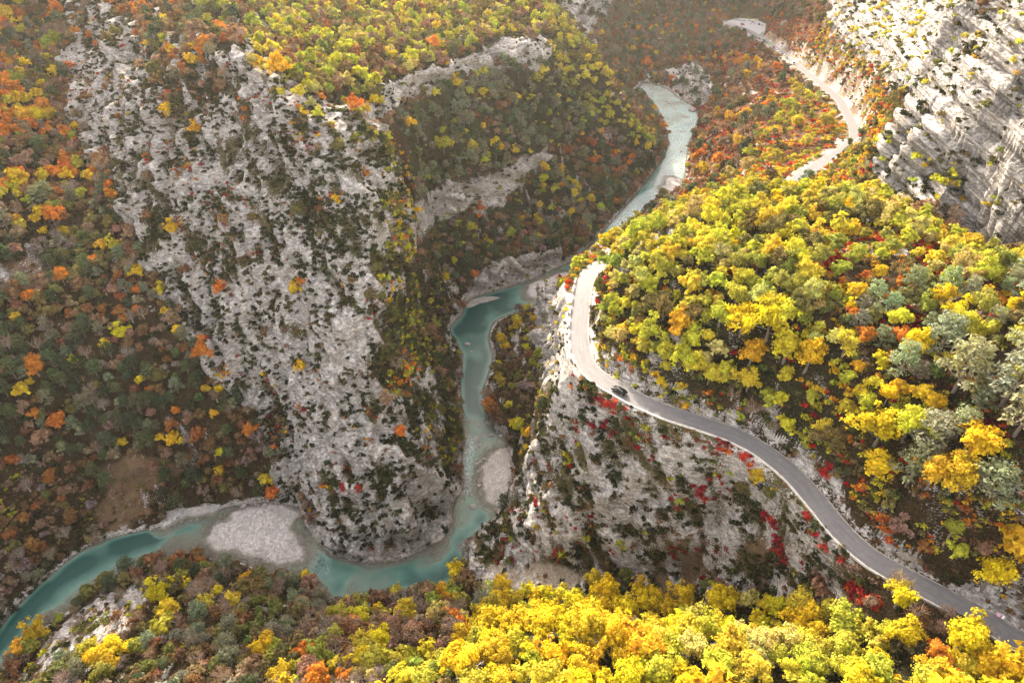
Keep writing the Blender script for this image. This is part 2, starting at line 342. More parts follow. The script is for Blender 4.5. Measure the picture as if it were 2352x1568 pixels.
# zones: polygons in photograph units, only used to say what grows and lies where on the finished ground
ZP = [
 ('left_mid', [(-600, -300), (2700, -300), (2700, 2200), (-600, 2200)]),
 ('left_upper', [(-400, -200), (90, -200), (140, 250), (235, 480), (330, 600), (120, 560), (-400, 560)]),
 ('left_mid', [(-400, 560), (120, 560), (330, 600), (500, 790), (480, 850), (430, 760), (-400, 740)]),
 ('left_bare', [(0, 600), (120, 590), (140, 640), (100, 700), (0, 690)]),
 ('left_green', [(-400, 740), (430, 760), (600, 880), (690, 1090), (690, 1160), (460, 1170), (380, 1060), (-400, 1040)]),
 ('left_low', [(360, 950), (640, 940), (700, 1160), (380, 1190), (350, 1060)]),
 ('left_slide', [(-400, 1040), (380, 1050), (390, 1190), (380, 1230), (200, 1270), (0, 1480), (-400, 1800)]),
 ('slide_bare', [(240, 1060), (320, 1050), (400, 1090), (350, 1180), (280, 1230), (230, 1200), (260, 1120)]),
 ('scree_patch', [(335, 660), (390, 650), (410, 720), (350, 700)]),
 ('massif', [(80, -200), (160, 250), (330, 600), (690, 1160), (760, 1300), (900, 1310), (1045, 1220), (1062, 1000), (1000, 850), (895, 780), (935, 600), (950, 480), (900, 290), (700, 120), (560, 60), (560, -200)]),
 ('massif_base', [(700, 1175), (780, 1245), (860, 1262), (960, 1235), (1020, 1175), (1048, 1120), (1070, 1140), (1050, 1260), (960, 1320), (760, 1320), (690, 1230)]),
 ('massif_wood', [(250, -200), (620, -200), (600, 60), (560, 110), (500, 140), (330, 120), (280, 60)]),
 ('massif_wood', [(350, 120), (480, 100), (500, 200), (420, 230), (340, 200)]),
 ('massif_edge', [(620, 210), (760, 285), (900, 290), (950, 500), (915, 640), (885, 700), (850, 560), (870, 420), (800, 330), (700, 290)]),
 ('massif_flank', [(900, 760), (1000, 850), (1062, 1000), (1040, 1120), (960, 1000), (880, 880), (860, 800)]),
 ('flank', [(890, 700), (935, 600), (955, 560), (1010, 600), (1060, 660), (1070, 720), (1035, 760), (1060, 840), (1060, 940), (1010, 860), (910, 790)]),
 ('plateau_lit', [(560, -200), (1265, -200), (1265, 5), (1250, 95), (1100, 110), (940, 185), (880, 210), (900, 300), (760, 290), (640, 230), (560, 120)]),
 ('crest_open', [(560, 90), (700, 210), (900, 240), (900, 300), (760, 290), (640, 240), (560, 150)]),
 ('band', [(870, 200), (1050, 140), (1135, 98), (1255, 85), (1262, 150), (1130, 160), (1000, 205), (880, 262)]),
 ('pine_slope', [(905, 262), (1050, 190), (1140, 162), (1262, 150), (1390, 300), (1262, 335), (1120, 405), (1000, 430), (955, 470), (935, 330)]),
 ('ridge_lit', [(1240, -200), (1262, 0), (1380, 145), (1440, 255), (1505, 335), (1440, 340), (1390, 300), (1330, 240), (1262, 150), (1252, 60)]),
 ('band', [(950, 470), (1000, 428), (1060, 415), (1130, 403), (1200, 365), (1265, 332), (1272, 368), (1195, 424), (1130, 478), (1060, 488), (1000, 506), (950, 560)]),
 ('lower_slope', [(955, 565), (1000, 506), (1130, 478), (1272, 368), (1440, 330), (1525, 340), (1420, 495), (1300, 560), (1130, 605), (1060, 655), (1010, 640)]),
 ('river_cliff', [(1060, 650), (1130, 602), (1220, 585), (1290, 562), (1292, 614), (1220, 642), (1150, 668), (1075, 700), (1045, 712)]),
 ('far_valley', [(1262, -250), (1262, 5), (1380, 145), (1440, 255), (1505, 335), (1560, 250), (1480, 190), (1600, 240), (1700, 90), (1690, 50), (1780, 30), (1900, -250)]),
 ('far_cliff', [(1235, -200), (1400, -200), (1405, 20), (1350, 70), (1275, 30)]),
 ('shade_red', [(1500, 210), (1560, 140), (1660, 90), (1720, 90), (1800, 150), (1830, 200), (1740, 300), (1660, 400), (1600, 445), (1570, 420), (1600, 260)]),
 ('far_cliff', [(1530, 160), (1600, 140), (1640, 200), (1610, 250), (1560, 225)]),
 ('red_lit', [(1620, 450), (1680, 400), (1740, 300), (1830, 190), (1900, 230), (1960, 310), (1900, 370), (1800, 440), (1700, 450)]),
 ('red_up', [(1740, 60), (1900, 60), (1935, 100), (2080, 230), (2010, 350), (2000, 470), (1800, 445), (1910, 372), (1965, 318), (1940, 230), (1850, 160), (1760, 85)]),
 ('red_shade', [(1735, 40), (1900, 50), (1860, 110), (1810, 130), (1765, 85)]),
 ('bright_cliff', [(1880, -250), (2300, -250), (2250, 60), (2200, 130), (2080, 230), (2045, 205), (1990, 140), (1935, 95), (1900, 50)]),
 ('right_cliff', [(2300, -250), (2700, -250), (2700, 700), (2352, 630), (2262, 600), (2180, 485), (2000, 480), (2010, 350), (2080, 225), (2200, 125), (2255, 50)]),
 ('plateau', [(1280, 640), (1350, 555), (1500, 500), (1640, 440), (1780, 450), (2000, 460), (2260, 590), (2700, 700), (2700, 1700), (2352, 1400), (2000, 1180), (1700, 930), (1400, 830), (1350, 650)]),
 ('plateau_red', [(1850, 520), (2100, 520), (2180, 560), (2180, 640), (2080, 700), (1900, 690), (1850, 620)]),
 ('plateau_edge', [(1280, 640), (1350, 560), (1420, 560), (1400, 640), (1420, 740), (1480, 850), (1700, 960), (1800, 1030), (1500, 960), (1360, 850), (1340, 700)]),
 ('right_low', [(1880, 700), (2352, 640), (2700, 700), (2700, 1700), (2352, 1440), (2000, 1200), (1900, 1080), (1960, 900)]),
 ('spur_face', [(1290, 830), (1340, 850), (1500, 950), (1700, 1010), (1900, 1200), (1960, 1290), (1980, 1360), (1700, 1420), (1150, 1400), (1050, 1330), (1060, 1280), (1180, 1110), (1260, 950)]),
 ('spur_low', [(1500, 1180), (1800, 1250), (1980, 1330), (1950, 1450), (1200, 1400), (1150, 1320), (1500, 1290)]),
 ('sand', [(1100, 1335), (1130, 1295), (1250, 1285), (1330, 1310), (1330, 1380), (1100, 1360)]),
 ('west_cliff', [(1228, 690), (1285, 640), (1335, 640), (1330, 700), (1318, 840), (1275, 900), (1240, 860), (1222, 780)]),
 ('tip', [(1270, 655), (1335, 575), (1400, 560), (1345, 640), (1330, 650), (1290, 672)]),
 ('gully', [(1060, 720), (1228, 690), (1240, 860), (1260, 900), (1240, 1010), (1180, 1110), (1165, 1010), (1125, 940), (1120, 820)]),
 ('bottom_left', [(-400, 1700), (0, 1542), (160, 1400), (375, 1284), (560, 1292), (700, 1315), (850, 1388), (1060, 1312), (1100, 1370), (1060, 1450), (980, 1700)]),
 ('white_slope', [(40, 1568), (130, 1460), (330, 1330), (390, 1350), (300, 1440), (200, 1480), (90, 1600)]),
 ('bottom_mid', [(600, 1480), (760, 1385), (1060, 1330), (1100, 1400), (1080, 1700), (560, 1700)]),
 ('near_wood', [(980, 1700), (1040, 1500), (1090, 1420), (1120, 1350), (1250, 1370), (1600, 1380), (1900, 1420), (2352, 1500), (2352, 2400), (980, 2400)]),
]
zone_names = []
for nme, _ in ZP:
    if nme not in zone_names: zone_names.append(nme)
ZI = np.zeros(GX.shape, int)
jam = np.where(PU < 720, 26, 9); ju, jv = PU + jam * fbm(GX, GY, Z, 14, 3, 5) , PV + jam * fbm(GX, GY, Z, 14, 3, 6)
for nme, poly in ZP: ZI[in_poly(ju, jv, poly)] = zone_names.index(nme)
# ground kinds per zone: rock share, soil colour
SOIL = {'litter': (.050, .036, .019), 'dark': (.042, .040, .020), 'red': (.13, .07, .035), 'earth': (.17, .115, .07), 'pale': (.36, .31, .25), 'olive': (.10, .09, .04), 'grey': (.17, .15, .125)}
GROUND = {'massif_base': (1.0, 'grey'), 'left_upper': (.02, 'litter'), 'left_mid': (.08, 'litter'), 'left_bare': (.1, 'earth'), 'left_green': (.0, 'litter'), 'left_low': (.12, 'litter'), 'left_slide': (.08, 'litter'), 'slide_bare': (.1, 'earth'), 'scree_patch': (.8, 'grey'),
          'massif': (.72, 'olive'), 'massif_wood': (.38, 'dark'), 'massif_edge': (.5, 'olive'), 'massif_flank': (.4, 'dark'), 'flank': (.15, 'dark'), 'plateau_lit': (.12, 'dark'), 'crest_open': (.62, 'grey'),
          'band': (.92, 'grey'), 'pine_slope': (.0, 'dark'), 'ridge_lit': (.05, 'dark'), 'lower_slope': (.06, 'dark'), 'river_cliff': (.92, 'grey'), 'far_valley': (.12, 'olive'), 'far_cliff': (.8, 'grey'),
          'shade_red': (.10, 'red'), 'red_lit': (.15, 'red'), 'red_up': (.12, 'olive'), 'red_shade': (.05, 'red'), 'bright_cliff': (.92, 'pale'), 'right_cliff': (.92, 'grey'), 'plateau': (.12, 'dark'),
          'plateau_red': (.22, 'litter'), 'plateau_edge': (.22, 'litter'), 'right_low': (.14, 'litter'), 'spur_face': (.60, 'olive'), 'spur_low': (.45, 'earth'), 'sand': (.3, 'pale'), 'west_cliff': (.96, 'grey'),
          'tip': (.5, 'olive'), 'gully': (.25, 'litter'), 'bottom_left': (.12, 'litter'), 'white_slope': (.68, 'earth'), 'near_wood': (.05, 'dark'), 'bottom_mid': (.08, 'litter')}
rock_z = np.array([GROUND[n][0] for n in zone_names])[ZI]; soil = np.array([SOIL[GROUND[n][1]] for n in zone_names])[ZI]
soil = np.stack([blur(soil[..., i], 3) for i in range(3)], -1)
rock_z = blur(rock_z, 2)
dzy, dzx = np.gradient(Z, gy, gx)
steep = np.hypot(dzx, dzy)
NX, NY, NZ = -dzx, -dzy, np.ones_like(Z); q = np.sqrt(NX ** 2 + NY ** 2 + 1); NX /= q; NY /= q; NZ /= q
dry = np.clip((Z - .5) / 3, 0, 1) * np.clip((rd - 4.6) / 5, 0, 1) * np.where(pk, 0, np.clip((pd - 1) / 4, 0, 1))
cliffy = np.clip(rock_z * 1.15, .12, 1) * dry
farf = np.clip((PD - 90) / 150, .6, 3)
rid = 1 - np.abs(fbm(GX, GY, Z, 16, 4, 11)) * 1.7
blk = fbm(GX, GY, Z * .7, 5, 3, 21); sml = fbm(GX, GY, Z, 1.9, 3, 31)
bedc = Z * .93 + GX * .34 + GY * .12 + 1.6 * fbm(GX, GY, Z, 30, 2, 41)
strat = noise(bedc * .42, 0 * Z, 0 * Z, 61) + .55 * noise(bedc * 1.15, GX * .02, 0 * Z, 62)
is_r = np.isin(ZI, [zone_names.index(n) for n in ('right_cliff', 'bright_cliff', 'band', 'river_cliff')])
bedr = Z * .86 + GX * .62 - GY * .08 + 1.0 * fbm(GX, GY, Z, 40, 2, 42)
stratr = np.clip(np.sin(bedr * 1.05 + 2.5 * noise(bedr * .11, 0 * Z, 0 * Z, 63)) * 3, -1, 1) * .6 + noise(bedr * .7, GX * .03, 0 * Z, 64) * .5
rp, rq = GX * .88 + Z * .47, -GX * .47 + Z * .88          # ribs run down the central cliff from upper left to lower right
ribs = 1 - np.abs(fbm(rp / 3.4, rq / 11, GY / 8, 1.6, 3, 27)) * 2.4
ribs2 = 1 - np.abs(fbm(rp / 10, rq / 38, GY / 20, 1.7, 2, 28)) * 2.2
blocky = np.round(fbm(GX, GY, Z * .8, 4.2, 2, 23) * 3.2) / 3.2
gul = 1 - np.abs(fbm(GX, GY * .5, Z * .28, 7, 3, 25)) * 2.2
D = cliffy * (1.7 * (rid - .5) + 1.5 * blk + 1.2 * blocky + .9 * gul + .45 * sml * np.clip(1.6 / (steep + .3), 0, 1) + np.where(is_r, 1.5 * stratr - .7 * gul, .7 * strat + 2.2 * ribs + 3.4 * (ribs2 - .45) - .5)) * np.clip(farf, .8, 1.5)
kr = np.isin(ZI, [zone_names.index(n) for n in ('right_cliff', 'bright_cliff')])
big = np.round(fbm(GX / 1.6, GY / 1.6, bedr * 1.3, 12, 1, 29) * 2.6) / 2.6
beds = np.interp((bedr * .17 + .5 * noise(bedr * .09, 0 * Z, 0 * Z, 65)) % 1.0, [0, .12, .2, .85, 1], [-1.2, -1.2, .6, 1.2, -1.2])
D = np.where(kr, dry * (1.2 * beds + 1.1 * big + .45 * blk + 2.2 * (fbm(GX, GY, Z, 26, 2, 30)) + .15 * sml * np.clip(1.6 / (steep + .3), 0, 1)), D)
D = np.where(steep > .5, D, D * .45)
VX, VY, VZ = GX + NX * D, GY + NY * D, Z + NZ * D
soft = (1 - np.clip(rock_z * 1.5, 0, 1)) * dry
VZ = VZ + soft * (.8 * fbm(GX, GY, Z, 14, 4, 71) + .25 * sml)
VZ = np.where(~inr & (Z > .3), np.maximum(VZ, .25), VZ)
# rockiness seen by the shader: bare rock against soil and turf
rk = rock_z + (.42 * fbm(rp / 1.6, rq / 5.2, VY / 4, 1.5, 3, 81) + .30 * fbm(VX, VY, VZ, 14, 2, 82) + .22 * (ribs - .3) * (PU < 1800) + .10 * (blocky + gul - .5)) * (rock_z > .04) * np.where(rock_z > .85, .35, 1) + .06 * np.clip(steep - 1, -1, 1.5) * (rock_z > .3)
path_d = seg_dist(PU, PV, [(1885, 706, 0), (1930, 702, 0), (1990, 700, 0), (2050, 694, 0), (2110, 692, 0), (2160, 684, 0), (2210, 672, 0)])[0]
is_path = (path_d < 6.5) & (GX > 60) & (GX < 150) & (GY < 200)
rk = np.where(is_path, .1, rk); soil[is_path] = (.42, .37, .30)
rk = np.where((rd > 3) & (GY < 200) & (rside < 0) & (rd < 5.3 + 1.3 * fbm(GX, GY, 0, 9, 2, 57)), .62 + .4 * fbm(GX, GY, Z, 3, 3, 58), rk)
rk = np.where((GY > 270) & (rd > 2.5) & (rd < 7.5 + 2.5 * fbm(GX, GY, 0, 7, 2, 59)) & ~inr, .5 + .35 * fbm(GX, GY, Z, 4, 3, 60), rk); soil[(GY > 270) & (rd < 8) & ~inr] = (.22, .17, .12)
rk = np.where((rvd < 1.3 + .8 * fbm(GX, GY, 0, 5, 2, 56)) & ~inr, .62, rk)
rk = np.where(inr, .35, rk)
print('relief', round(time.time() - T0, 1))

# ------------------------------------------------------------------ materials
def mat(name):
    m_ = bpy.data.materials.new(name); m_.use_nodes = True
    return m_, m_.node_tree, m_.node_tree.nodes['Principled BSDF']
def simple(name, c, rough=.7, metal=0.0, **kw):
    m_, n_, b = mat(name); b.inputs['Base Color'].default_value = (*c, 1); b.inputs['Roughness'].default_value = rough; b.inputs['Metallic'].default_value = metal
    for k, v in kw.items(): b.inputs[k].default_value = v
    return m_
class NB:
    def __init__(s, tree): s.t = tree
    def n(s, typ, **kw):
        x = s.t.nodes.new(typ)
        for k, v in kw.items():
            if k.startswith('i_'):
                key = k[2:]; key = int(key) if key.isdigit() else key
                if hasattr(v, 'is_output') or isinstance(v, bpy.types.NodeSocket): s.t.links.new(v, x.inputs[key])
                else: x.inputs[key].default_value = v
            else: setattr(x, k, v)
        return x
    def mix(s, f, a, b, mode='MIX'):
        x = s.n('ShaderNodeMix', data_type='RGBA', blend_type=mode)
        for k, v in ((0, f), (6, a), (7, b)):
            if isinstance(v, bpy.types.NodeSocket): s.t.links.new(v, x.inputs[k])
            else: x.inputs[k].default_value = v if k == 0 else ((*v, 1) if len(v) == 3 else v)
        return x.outputs[2]
    def math(s, op, a, b=0.0, c=0.0, clamp=False):
        x = s.n('ShaderNodeMath', operation=op, use_clamp=clamp)
        for k, v in enumerate((a, b, c)):
            if isinstance(v, bpy.types.NodeSocket): s.t.links.new(v, x.inputs[k])
            else: x.inputs[k].default_value = v
        return x.outputs[0]
    def ramp(s, f, a, b, lo=0.0, hi=1.0):
        x = s.n('ShaderNodeMapRange', i_0=f, i_1=a, i_2=b, i_3=lo, i_4=hi); x.clamp = True; return x.outputs[0]
    def noise(s, vec, scale, detail=4, rough=.6):
        return s.n('ShaderNodeTexNoise', i_Vector=vec, i_Scale=scale, i_Detail=detail, i_Roughness=rough).outputs[0]
    def attr(s, name, typ='GEOMETRY'):
        return s.n('ShaderNodeAttribute', attribute_name=name, attribute_type=typ)

def ground_material():
    m_, tr, b = mat('ground_rock_and_soil'); B = NB(tr); b.inputs['Roughness'].default_value = .92; b.inputs['Specular IOR Level'].default_value = .03
    geo = B.n('ShaderNodeNewGeometry'); pos = geo.outputs['Position']
    st_ = B.n('ShaderNodeMapping', i_Vector=pos); st_.inputs['Rotation'].default_value = (R(8), R(-20), R(10)); st_.inputs['Scale'].default_value = (1, 1, 2.6)
    run = B.n('ShaderNodeMapping', i_Vector=pos); run.inputs['Scale'].default_value = (1, 1, .16)
    n1 = B.noise(st_.outputs[0], .55, 7, .66); n2 = B.noise(pos, .12, 4); n3 = B.noise(run.outputs[0], .8, 5, .65); n4 = B.noise(pos, 2.6, 4, .7); n5 = B.noise(st_.outputs[0], 1.6, 5, .7)
    rock = B.mix(B.ramp(n1, .42, .57), (.42, .38, .345), (.82, .77, .715))
    bed_ = B.attr('bed'); n6 = B.noise(B.n('ShaderNodeCombineXYZ', i_0=B.math('MULTIPLY', n2, 1.5), i_2=bed_.outputs['Fac']).outputs[0], .27, 2, .55)
    lay = B.math('MULTIPLY', B.ramp(B.math('ABSOLUTE', B.math('SUBTRACT', n6, .5)), .01, .055, 1, 0), B.attr('layered').outputs['Fac'])
    nc_ = B.noise(st_.outputs[0], .33, 5, .7); crack = B.ramp(B.math('ABSOLUTE', B.math('SUBTRACT', nc_, .5)), .0, .022, 1, 0)
    rock = B.mix(B.math('MULTIPLY', B.math('MAXIMUM', B.math('MULTIPLY', lay, .55), B.math('MULTIPLY', crack, .6)), 1.0), rock, (.10, .09, .08))
    rock = B.mix(B.ramp(n2, .55, .72, 0, .5), rock, (.50, .40, .28))                    # ochre stains
    rock = B.mix(B.math('MULTIPLY', B.ramp(n3, .56, .68, 0, .55), B.math('SUBTRACT', 1.0, B.math('MULTIPLY', B.attr('layered').outputs['Fac'], .85))), rock, (.17, .155, .15))                   # dark water streaks
    rock = B.mix(B.ramp(n4, .52, .68, 0, .38), rock, (.15, .135, .11))                    # lichen and small plants in cracks
    soil_ = B.mix(B.ramp(n5, .3, .7), B.mix(1.0, B.attr('soil').outputs['Color'], (.6, .6, .6), 'MULTIPLY'), B.mix(1.0, B.attr('soil').outputs['Color'], (1.7, 1.6, 1.45), 'MULTIPLY'))
    soil_ = B.mix(B.ramp(n2, .48, .62, 0, .45), soil_, B.mix(1.0, B.attr('soil').outputs['Color'], (2.0, 1.9, 1.8), 'MULTIPLY'))
    soil_ = B.mix(B.ramp(n4, .55, .7, 0, .5), soil_, (.26, .22, .17))
    fac = B.math('ADD', B.attr('rock').outputs['Fac'], B.math('MULTIPLY', B.math('SUBTRACT', n5, .5), 1.5))
    fac = B.math('ADD', fac, B.math('MULTIPLY', B.math('SUBTRACT', n4, .5), .9))
    c = B.mix(B.ramp(fac, .44, .56), soil_, rock)
    gr = B.attr('gravel').outputs['Fac']
    vor = B.n('ShaderNodeTexVoronoi', i_Vector=pos, i_Scale=1.6)
    g1 = B.mix(B.ramp(vor.outputs['Distance'], .1, .6), (.86, .81, .765), (.62, .57, .53)); g1 = B.mix(B.ramp(n2, .4, .6, 0, .4), g1, (.42, .38, .33))
    c = B.mix(gr, c, g1)
    wet = B.attr('wet').outputs['Fac']
    c = B.mix(B.math('MULTIPLY', wet, .6), c, (.16, .13, .09))
    tr.links.new(c, b.inputs['Base Color'])
    hgt = B.math('ADD', B.math('SUBTRACT', B.math('MULTIPLY', n1, 1.6), B.math('ADD', B.math('MULTIPLY', crack, .35), B.math('MULTIPLY', lay, .6))), B.math('ADD', B.math('MULTIPLY', n4, .22), B.math('MULTIPLY', n5, .6)))
    bump = B.n('ShaderNodeBump', i_Height=hgt, i_Strength=.9, i_Distance=1.5); tr.links.new(bump.outputs[0], b.inputs['Normal'])
    return m_
M_GROUND = ground_material()

def foliage(name, obj=True):
    m_, tr, b = mat(name); B = NB(tr); b.inputs['Roughness'].default_value = .9; b.inputs['Specular IOR Level'].default_value = 0.0
    c = B.n('ShaderNodeObjectInfo').outputs['Color'] if obj else B.attr('tint').outputs['Color']
    lf = B.attr('leaf').outputs['Fac']
    pos = B.n('ShaderNodeNewGeometry').outputs['Position']
    n1 = B.noise(pos, .7, 3)
    c = B.mix(1.0, c, B.n('ShaderNodeCombineColor', i_0=B.ramp(lf, 0, 1, .62, 1.32), i_1=B.ramp(lf, 0, 1, .55, 1.30), i_2=B.ramp(lf, 0, 1, .6, 1.6)).outputs[0], 'MULTIPLY')
    hs = B.n('ShaderNodeHueSaturation', i_Color=c, i_Hue=B.ramp(n1, .3, .7, .48, .515), i_Value=B.ramp(n1, .3, .7, .72, 1.2)); c = hs.outputs[0]
    tr.links.new(c, b.inputs['Base Color'])
    tl = B.n('ShaderNodeBsdfTranslucent', i_Color=B.mix(1.0, c, (1.25, 1.1, .6), 'MULTIPLY'))
    mx = B.n('ShaderNodeMixShader', i_0=.30); tr.links.new(b.outputs[0], mx.inputs[1]); tr.links.new(tl.outputs[0], mx.inputs[2])
    tr.links.new(mx.outputs[0], tr.nodes['Material Output'].inputs[0])
    return m_
M_LEAF, M_LEAFS = foliage('autumn_leaves'), foliage('autumn_leaves_mass', False)
M_BARK = simple('bark', (.16, .13, .10), .9); M_BARKP = simple('pale_bark', (.34, .29, .24), .9)
def rock_mat(name, a, b_):
    m_, tr, b = mat(name); B = NB(tr); pos = B.n('ShaderNodeNewGeometry').outputs['Position']; b.inputs['Roughness'].default_value = .9
    n1 = B.noise(pos, 1.4, 5); tr.links.new(B.mix(B.ramp(n1, .35, .65), a, b_), b.inputs['Base Color'])
    bp = B.n('ShaderNodeBump', i_Height=n1, i_Strength=.6, i_Distance=.4); tr.links.new(bp.outputs[0], b.inputs['Normal']); return m_
M_BOULDER = rock_mat('river_boulder_stone', (.16, .14, .12), (.36, .33, .30)); M_WALL = rock_mat('parapet_stone', (.42, .39, .34), (.66, .62, .56))
def road_material():
    m_, tr, b = mat('worn_asphalt'); B = NB(tr); b.inputs['Roughness'].default_value = .75
    pos = B.n('ShaderNodeNewGeometry').outputs['Position']; ac = B.attr('across').outputs['Fac']; al = B.attr('along').outputs['Fac']
    vec = B.n('ShaderNodeCombineXYZ', i_0=B.math('MULTIPLY', al, .09), i_1=B.math('MULTIPLY', ac, 3.2)).outputs[0]
    n1 = B.noise(vec, 1.6, 4); n2 = B.noise(pos, .8, 4); n3 = B.noise(pos, 6, 2)
    c = B.mix(B.ramp(n1, .35, .65), (.105, .10, .10), (.15, .144, .14)); c = B.mix(B.ramp(n2, .5, .7, 0, .35), c, (.24, .225, .21)); c = B.mix(B.ramp(n3, .5, .75, 0, .3), c, (.13, .13, .135))
    edge = B.math('ABSOLUTE', ac)
    tire = B.ramp(B.math('ABSOLUTE', B.math('SUBTRACT', B.math('ABSOLUTE', ac), .44)), 0, .16, .45, 0); c = B.mix(tire, c, (.15, .145, .155))
    c = B.mix(B.ramp(B.math('ADD', edge, B.math('MULTIPLY', B.math('SUBTRACT', n2, .5), .35)), .86, .97), c, (.34, .30, .25))
    tr.links.new(c, b.inputs['Base Color']); return m_
M_ROAD = road_material()

# ------------------------------------------------------------------ mesh from arrays
def mesh_np(name, v, f, material, attrs=None, smooth=False, parent=None, link=True):
    me = bpy.data.meshes.new(name); v = np.asarray(v, np.float32); f = np.asarray(f, np.int32); k = f.shape[1]
    me.vertices.add(len(v)); me.vertices.foreach_set('co', v.ravel()); me.loops.add(f.size); me.loops.foreach_set('vertex_index', f.ravel())
    me.polygons.add(len(f)); me.polygons.foreach_set('loop_start', np.arange(len(f), dtype=np.int32) * k); me.polygons.foreach_set('loop_total', np.full(len(f), k, np.int32))
    if smooth: me.polygons.foreach_set('use_smooth', np.ones(len(f), bool))
    for nme, a in (attrs or {}).items():
        a = np.asarray(a, np.float32)
        if a.ndim == 1: me.attributes.new(nme, 'FLOAT', 'POINT').data.foreach_set('value', a)
        else: me.attributes.new(nme, 'FLOAT_COLOR', 'POINT').data.foreach_set('color', np.concatenate([a, np.ones((len(a), 1), np.float32)], 1).ravel())
    me.update(); me.materials.append(material)
    o = bpy.data.objects.new(name, me)
    if link: COL.objects.link(o)
    if parent: o.parent = parent
    return o
def tag(o, label=None, cat=None, group=None, kind=None):
    if label: o['label'] = label
    if cat: o['category'] = cat
    if group: o['group'] = group
    if kind: o['kind'] = kind
    return o

n_, m_ = Z.shape
V = np.stack([VX.ravel(), VY.ravel(), VZ.ravel()], 1)
idx = np.arange(n_ * m_).reshape(n_, m_)
FQ = np.stack([idx[:-1, :-1], idx[:-1, 1:], idx[1:, 1:], idx[1:, :-1]], -1).reshape(-1, 4)
is_lay = blur(np.isin(ZI, [zone_names.index(n) for n in ('right_cliff', 'bright_cliff')]).astype(float) + .35 * np.isin(ZI, [zone_names.index(n) for n in ('band', 'massif', 'river_cliff')]), 3)
wet = np.where(inr & (VZ < .05), 1.0, 0.0); wet = blur(wet, 1)
fz = ZI[:-1, :-1].ravel(); fin = inr[:-1, :-1].ravel(); fg = gravel[:-1, :-1].ravel() > .5; fzz = VZ[:-1, :-1].ravel()
CL = [zone_names.index(n) for n in ('massif', 'massif_base', 'massif_edge', 'band', 'river_cliff', 'far_cliff', 'bright_cliff', 'right_cliff', 'spur_face', 'west_cliff')]
kindf = np.where(is_path[:-1, :-1].ravel(), 4, 0); kindf = np.where(fg & (fzz > .02), 2, np.where(fin, 3, np.where(kindf == 4, 4, np.where(np.isin(fz, CL), 1, 0))))
for k, nme in enumerate(('hillside', 'cliff', 'gravel_bar', 'riverbed', 'path')):
    fs = FQ[kindf == k]; used = np.unique(fs); mp = np.zeros(len(V), np.int32); mp[used] = np.arange(len(used))
    o = mesh_np(nme, V[used], mp[fs], M_GROUND, {'rock': rk.ravel()[used], 'soil': soil.reshape(-1, 3)[used], 'gravel': gravel.ravel()[used], 'wet': wet.ravel()[used], 'bed': (VZ + .52 * VX - .1 * VY).ravel()[used], 'layered': is_lay.ravel()[used]}, smooth=False)
    tag(o, kind='structure')
# smooth shading with shared normals keeps the joints between the sheets invisible
BVH = BVHTree.FromPolygons([tuple(p) for p in V.tolist()], FQ.tolist())
CAMV = Vector((0, 0, CAM_H))
def hit(u, v):
    """the point of the ground seen at (u, v)"""
    d_ = (Vector(P(u, v, t=1)) - CAMV).normalized()
    r = BVH.ray_cast(CAMV, d_)
    return r[0]
def ground(x, y):
    r = BVH.ray_cast(Vector((x, y, 600)), Vector((0, 0, -1))); return r[0].z if r[0] else 0
print('terrain', round(time.time() - T0, 1))

# ------------------------------------------------------------------ water
def water_material():
    m_, tr, b = mat('river_water'); B = NB(tr)
    pos = B.n('ShaderNodeNewGeometry').outputs['Position']; dep = B.attr('depth').outputs['Fac']; foam = B.attr('foam').outputs['Fac']
    n0 = B.noise(pos, .25, 3); n1 = B.noise(pos, 1.6, 4); mp = B.n('ShaderNodeMapping', i_Vector=pos); mp.inputs['Scale'].default_value = (1, .45, 1); n2 = B.noise(mp.outputs[0], 1.7, 6, .75)
    dd = B.math('ADD', dep, B.math('MULTIPLY', B.math('SUBTRACT', n0, .5), .5))
    c = B.mix(B.ramp(dd, .15, 1.0), (.23, .235, .185), (.075, .175, .14)); c = B.mix(B.ramp(dd, .75, 1.9), c, (.004, .045, .038))
    c = B.mix(B.math('MULTIPLY', foam, B.ramp(n2, .45, .72)), c, (.75, .78, .78))
    tr.links.new(c, b.inputs['Base Color']); b.inputs['Roughness'].default_value = .12; b.inputs['IOR'].default_value = 1.33; b.inputs['Specular IOR Level'].default_value = .35
    bp = B.n('ShaderNodeBump', i_Height=B.math('ADD', n1, B.math('MULTIPLY', n2, B.math('ADD', foam, .35))), i_Strength=.35, i_Distance=.35); tr.links.new(bp.outputs[0], b.inputs['Normal'])
    tp = B.n('ShaderNodeBsdfTransparent'); mx = B.n('ShaderNodeMixShader', i_0=B.ramp(dep, .0, .95, .12, 1.0)); tr.links.new(tp.outputs[0], mx.inputs[1]); tr.links.new(b.outputs[0], mx.inputs[2])
    tr.links.new(mx.outputs[0], tr.nodes['Material Output'].inputs[0]); return m_
dil = blur(inr.astype(float), 3) > .02
wf = dil & (VZ < 1.2)
fs = FQ[(wf[:-1, :-1] & wf[1:, 1:] & wf[:-1, 1:] & wf[1:, :-1]).ravel()]; used = np.unique(fs); mp = np.zeros(len(V), np.int32); mp[used] = np.arange(len(used))
depth = np.clip(-VZ, 0, 3); depth = blur(depth, 2)
foam = np.zeros(GX.shape)
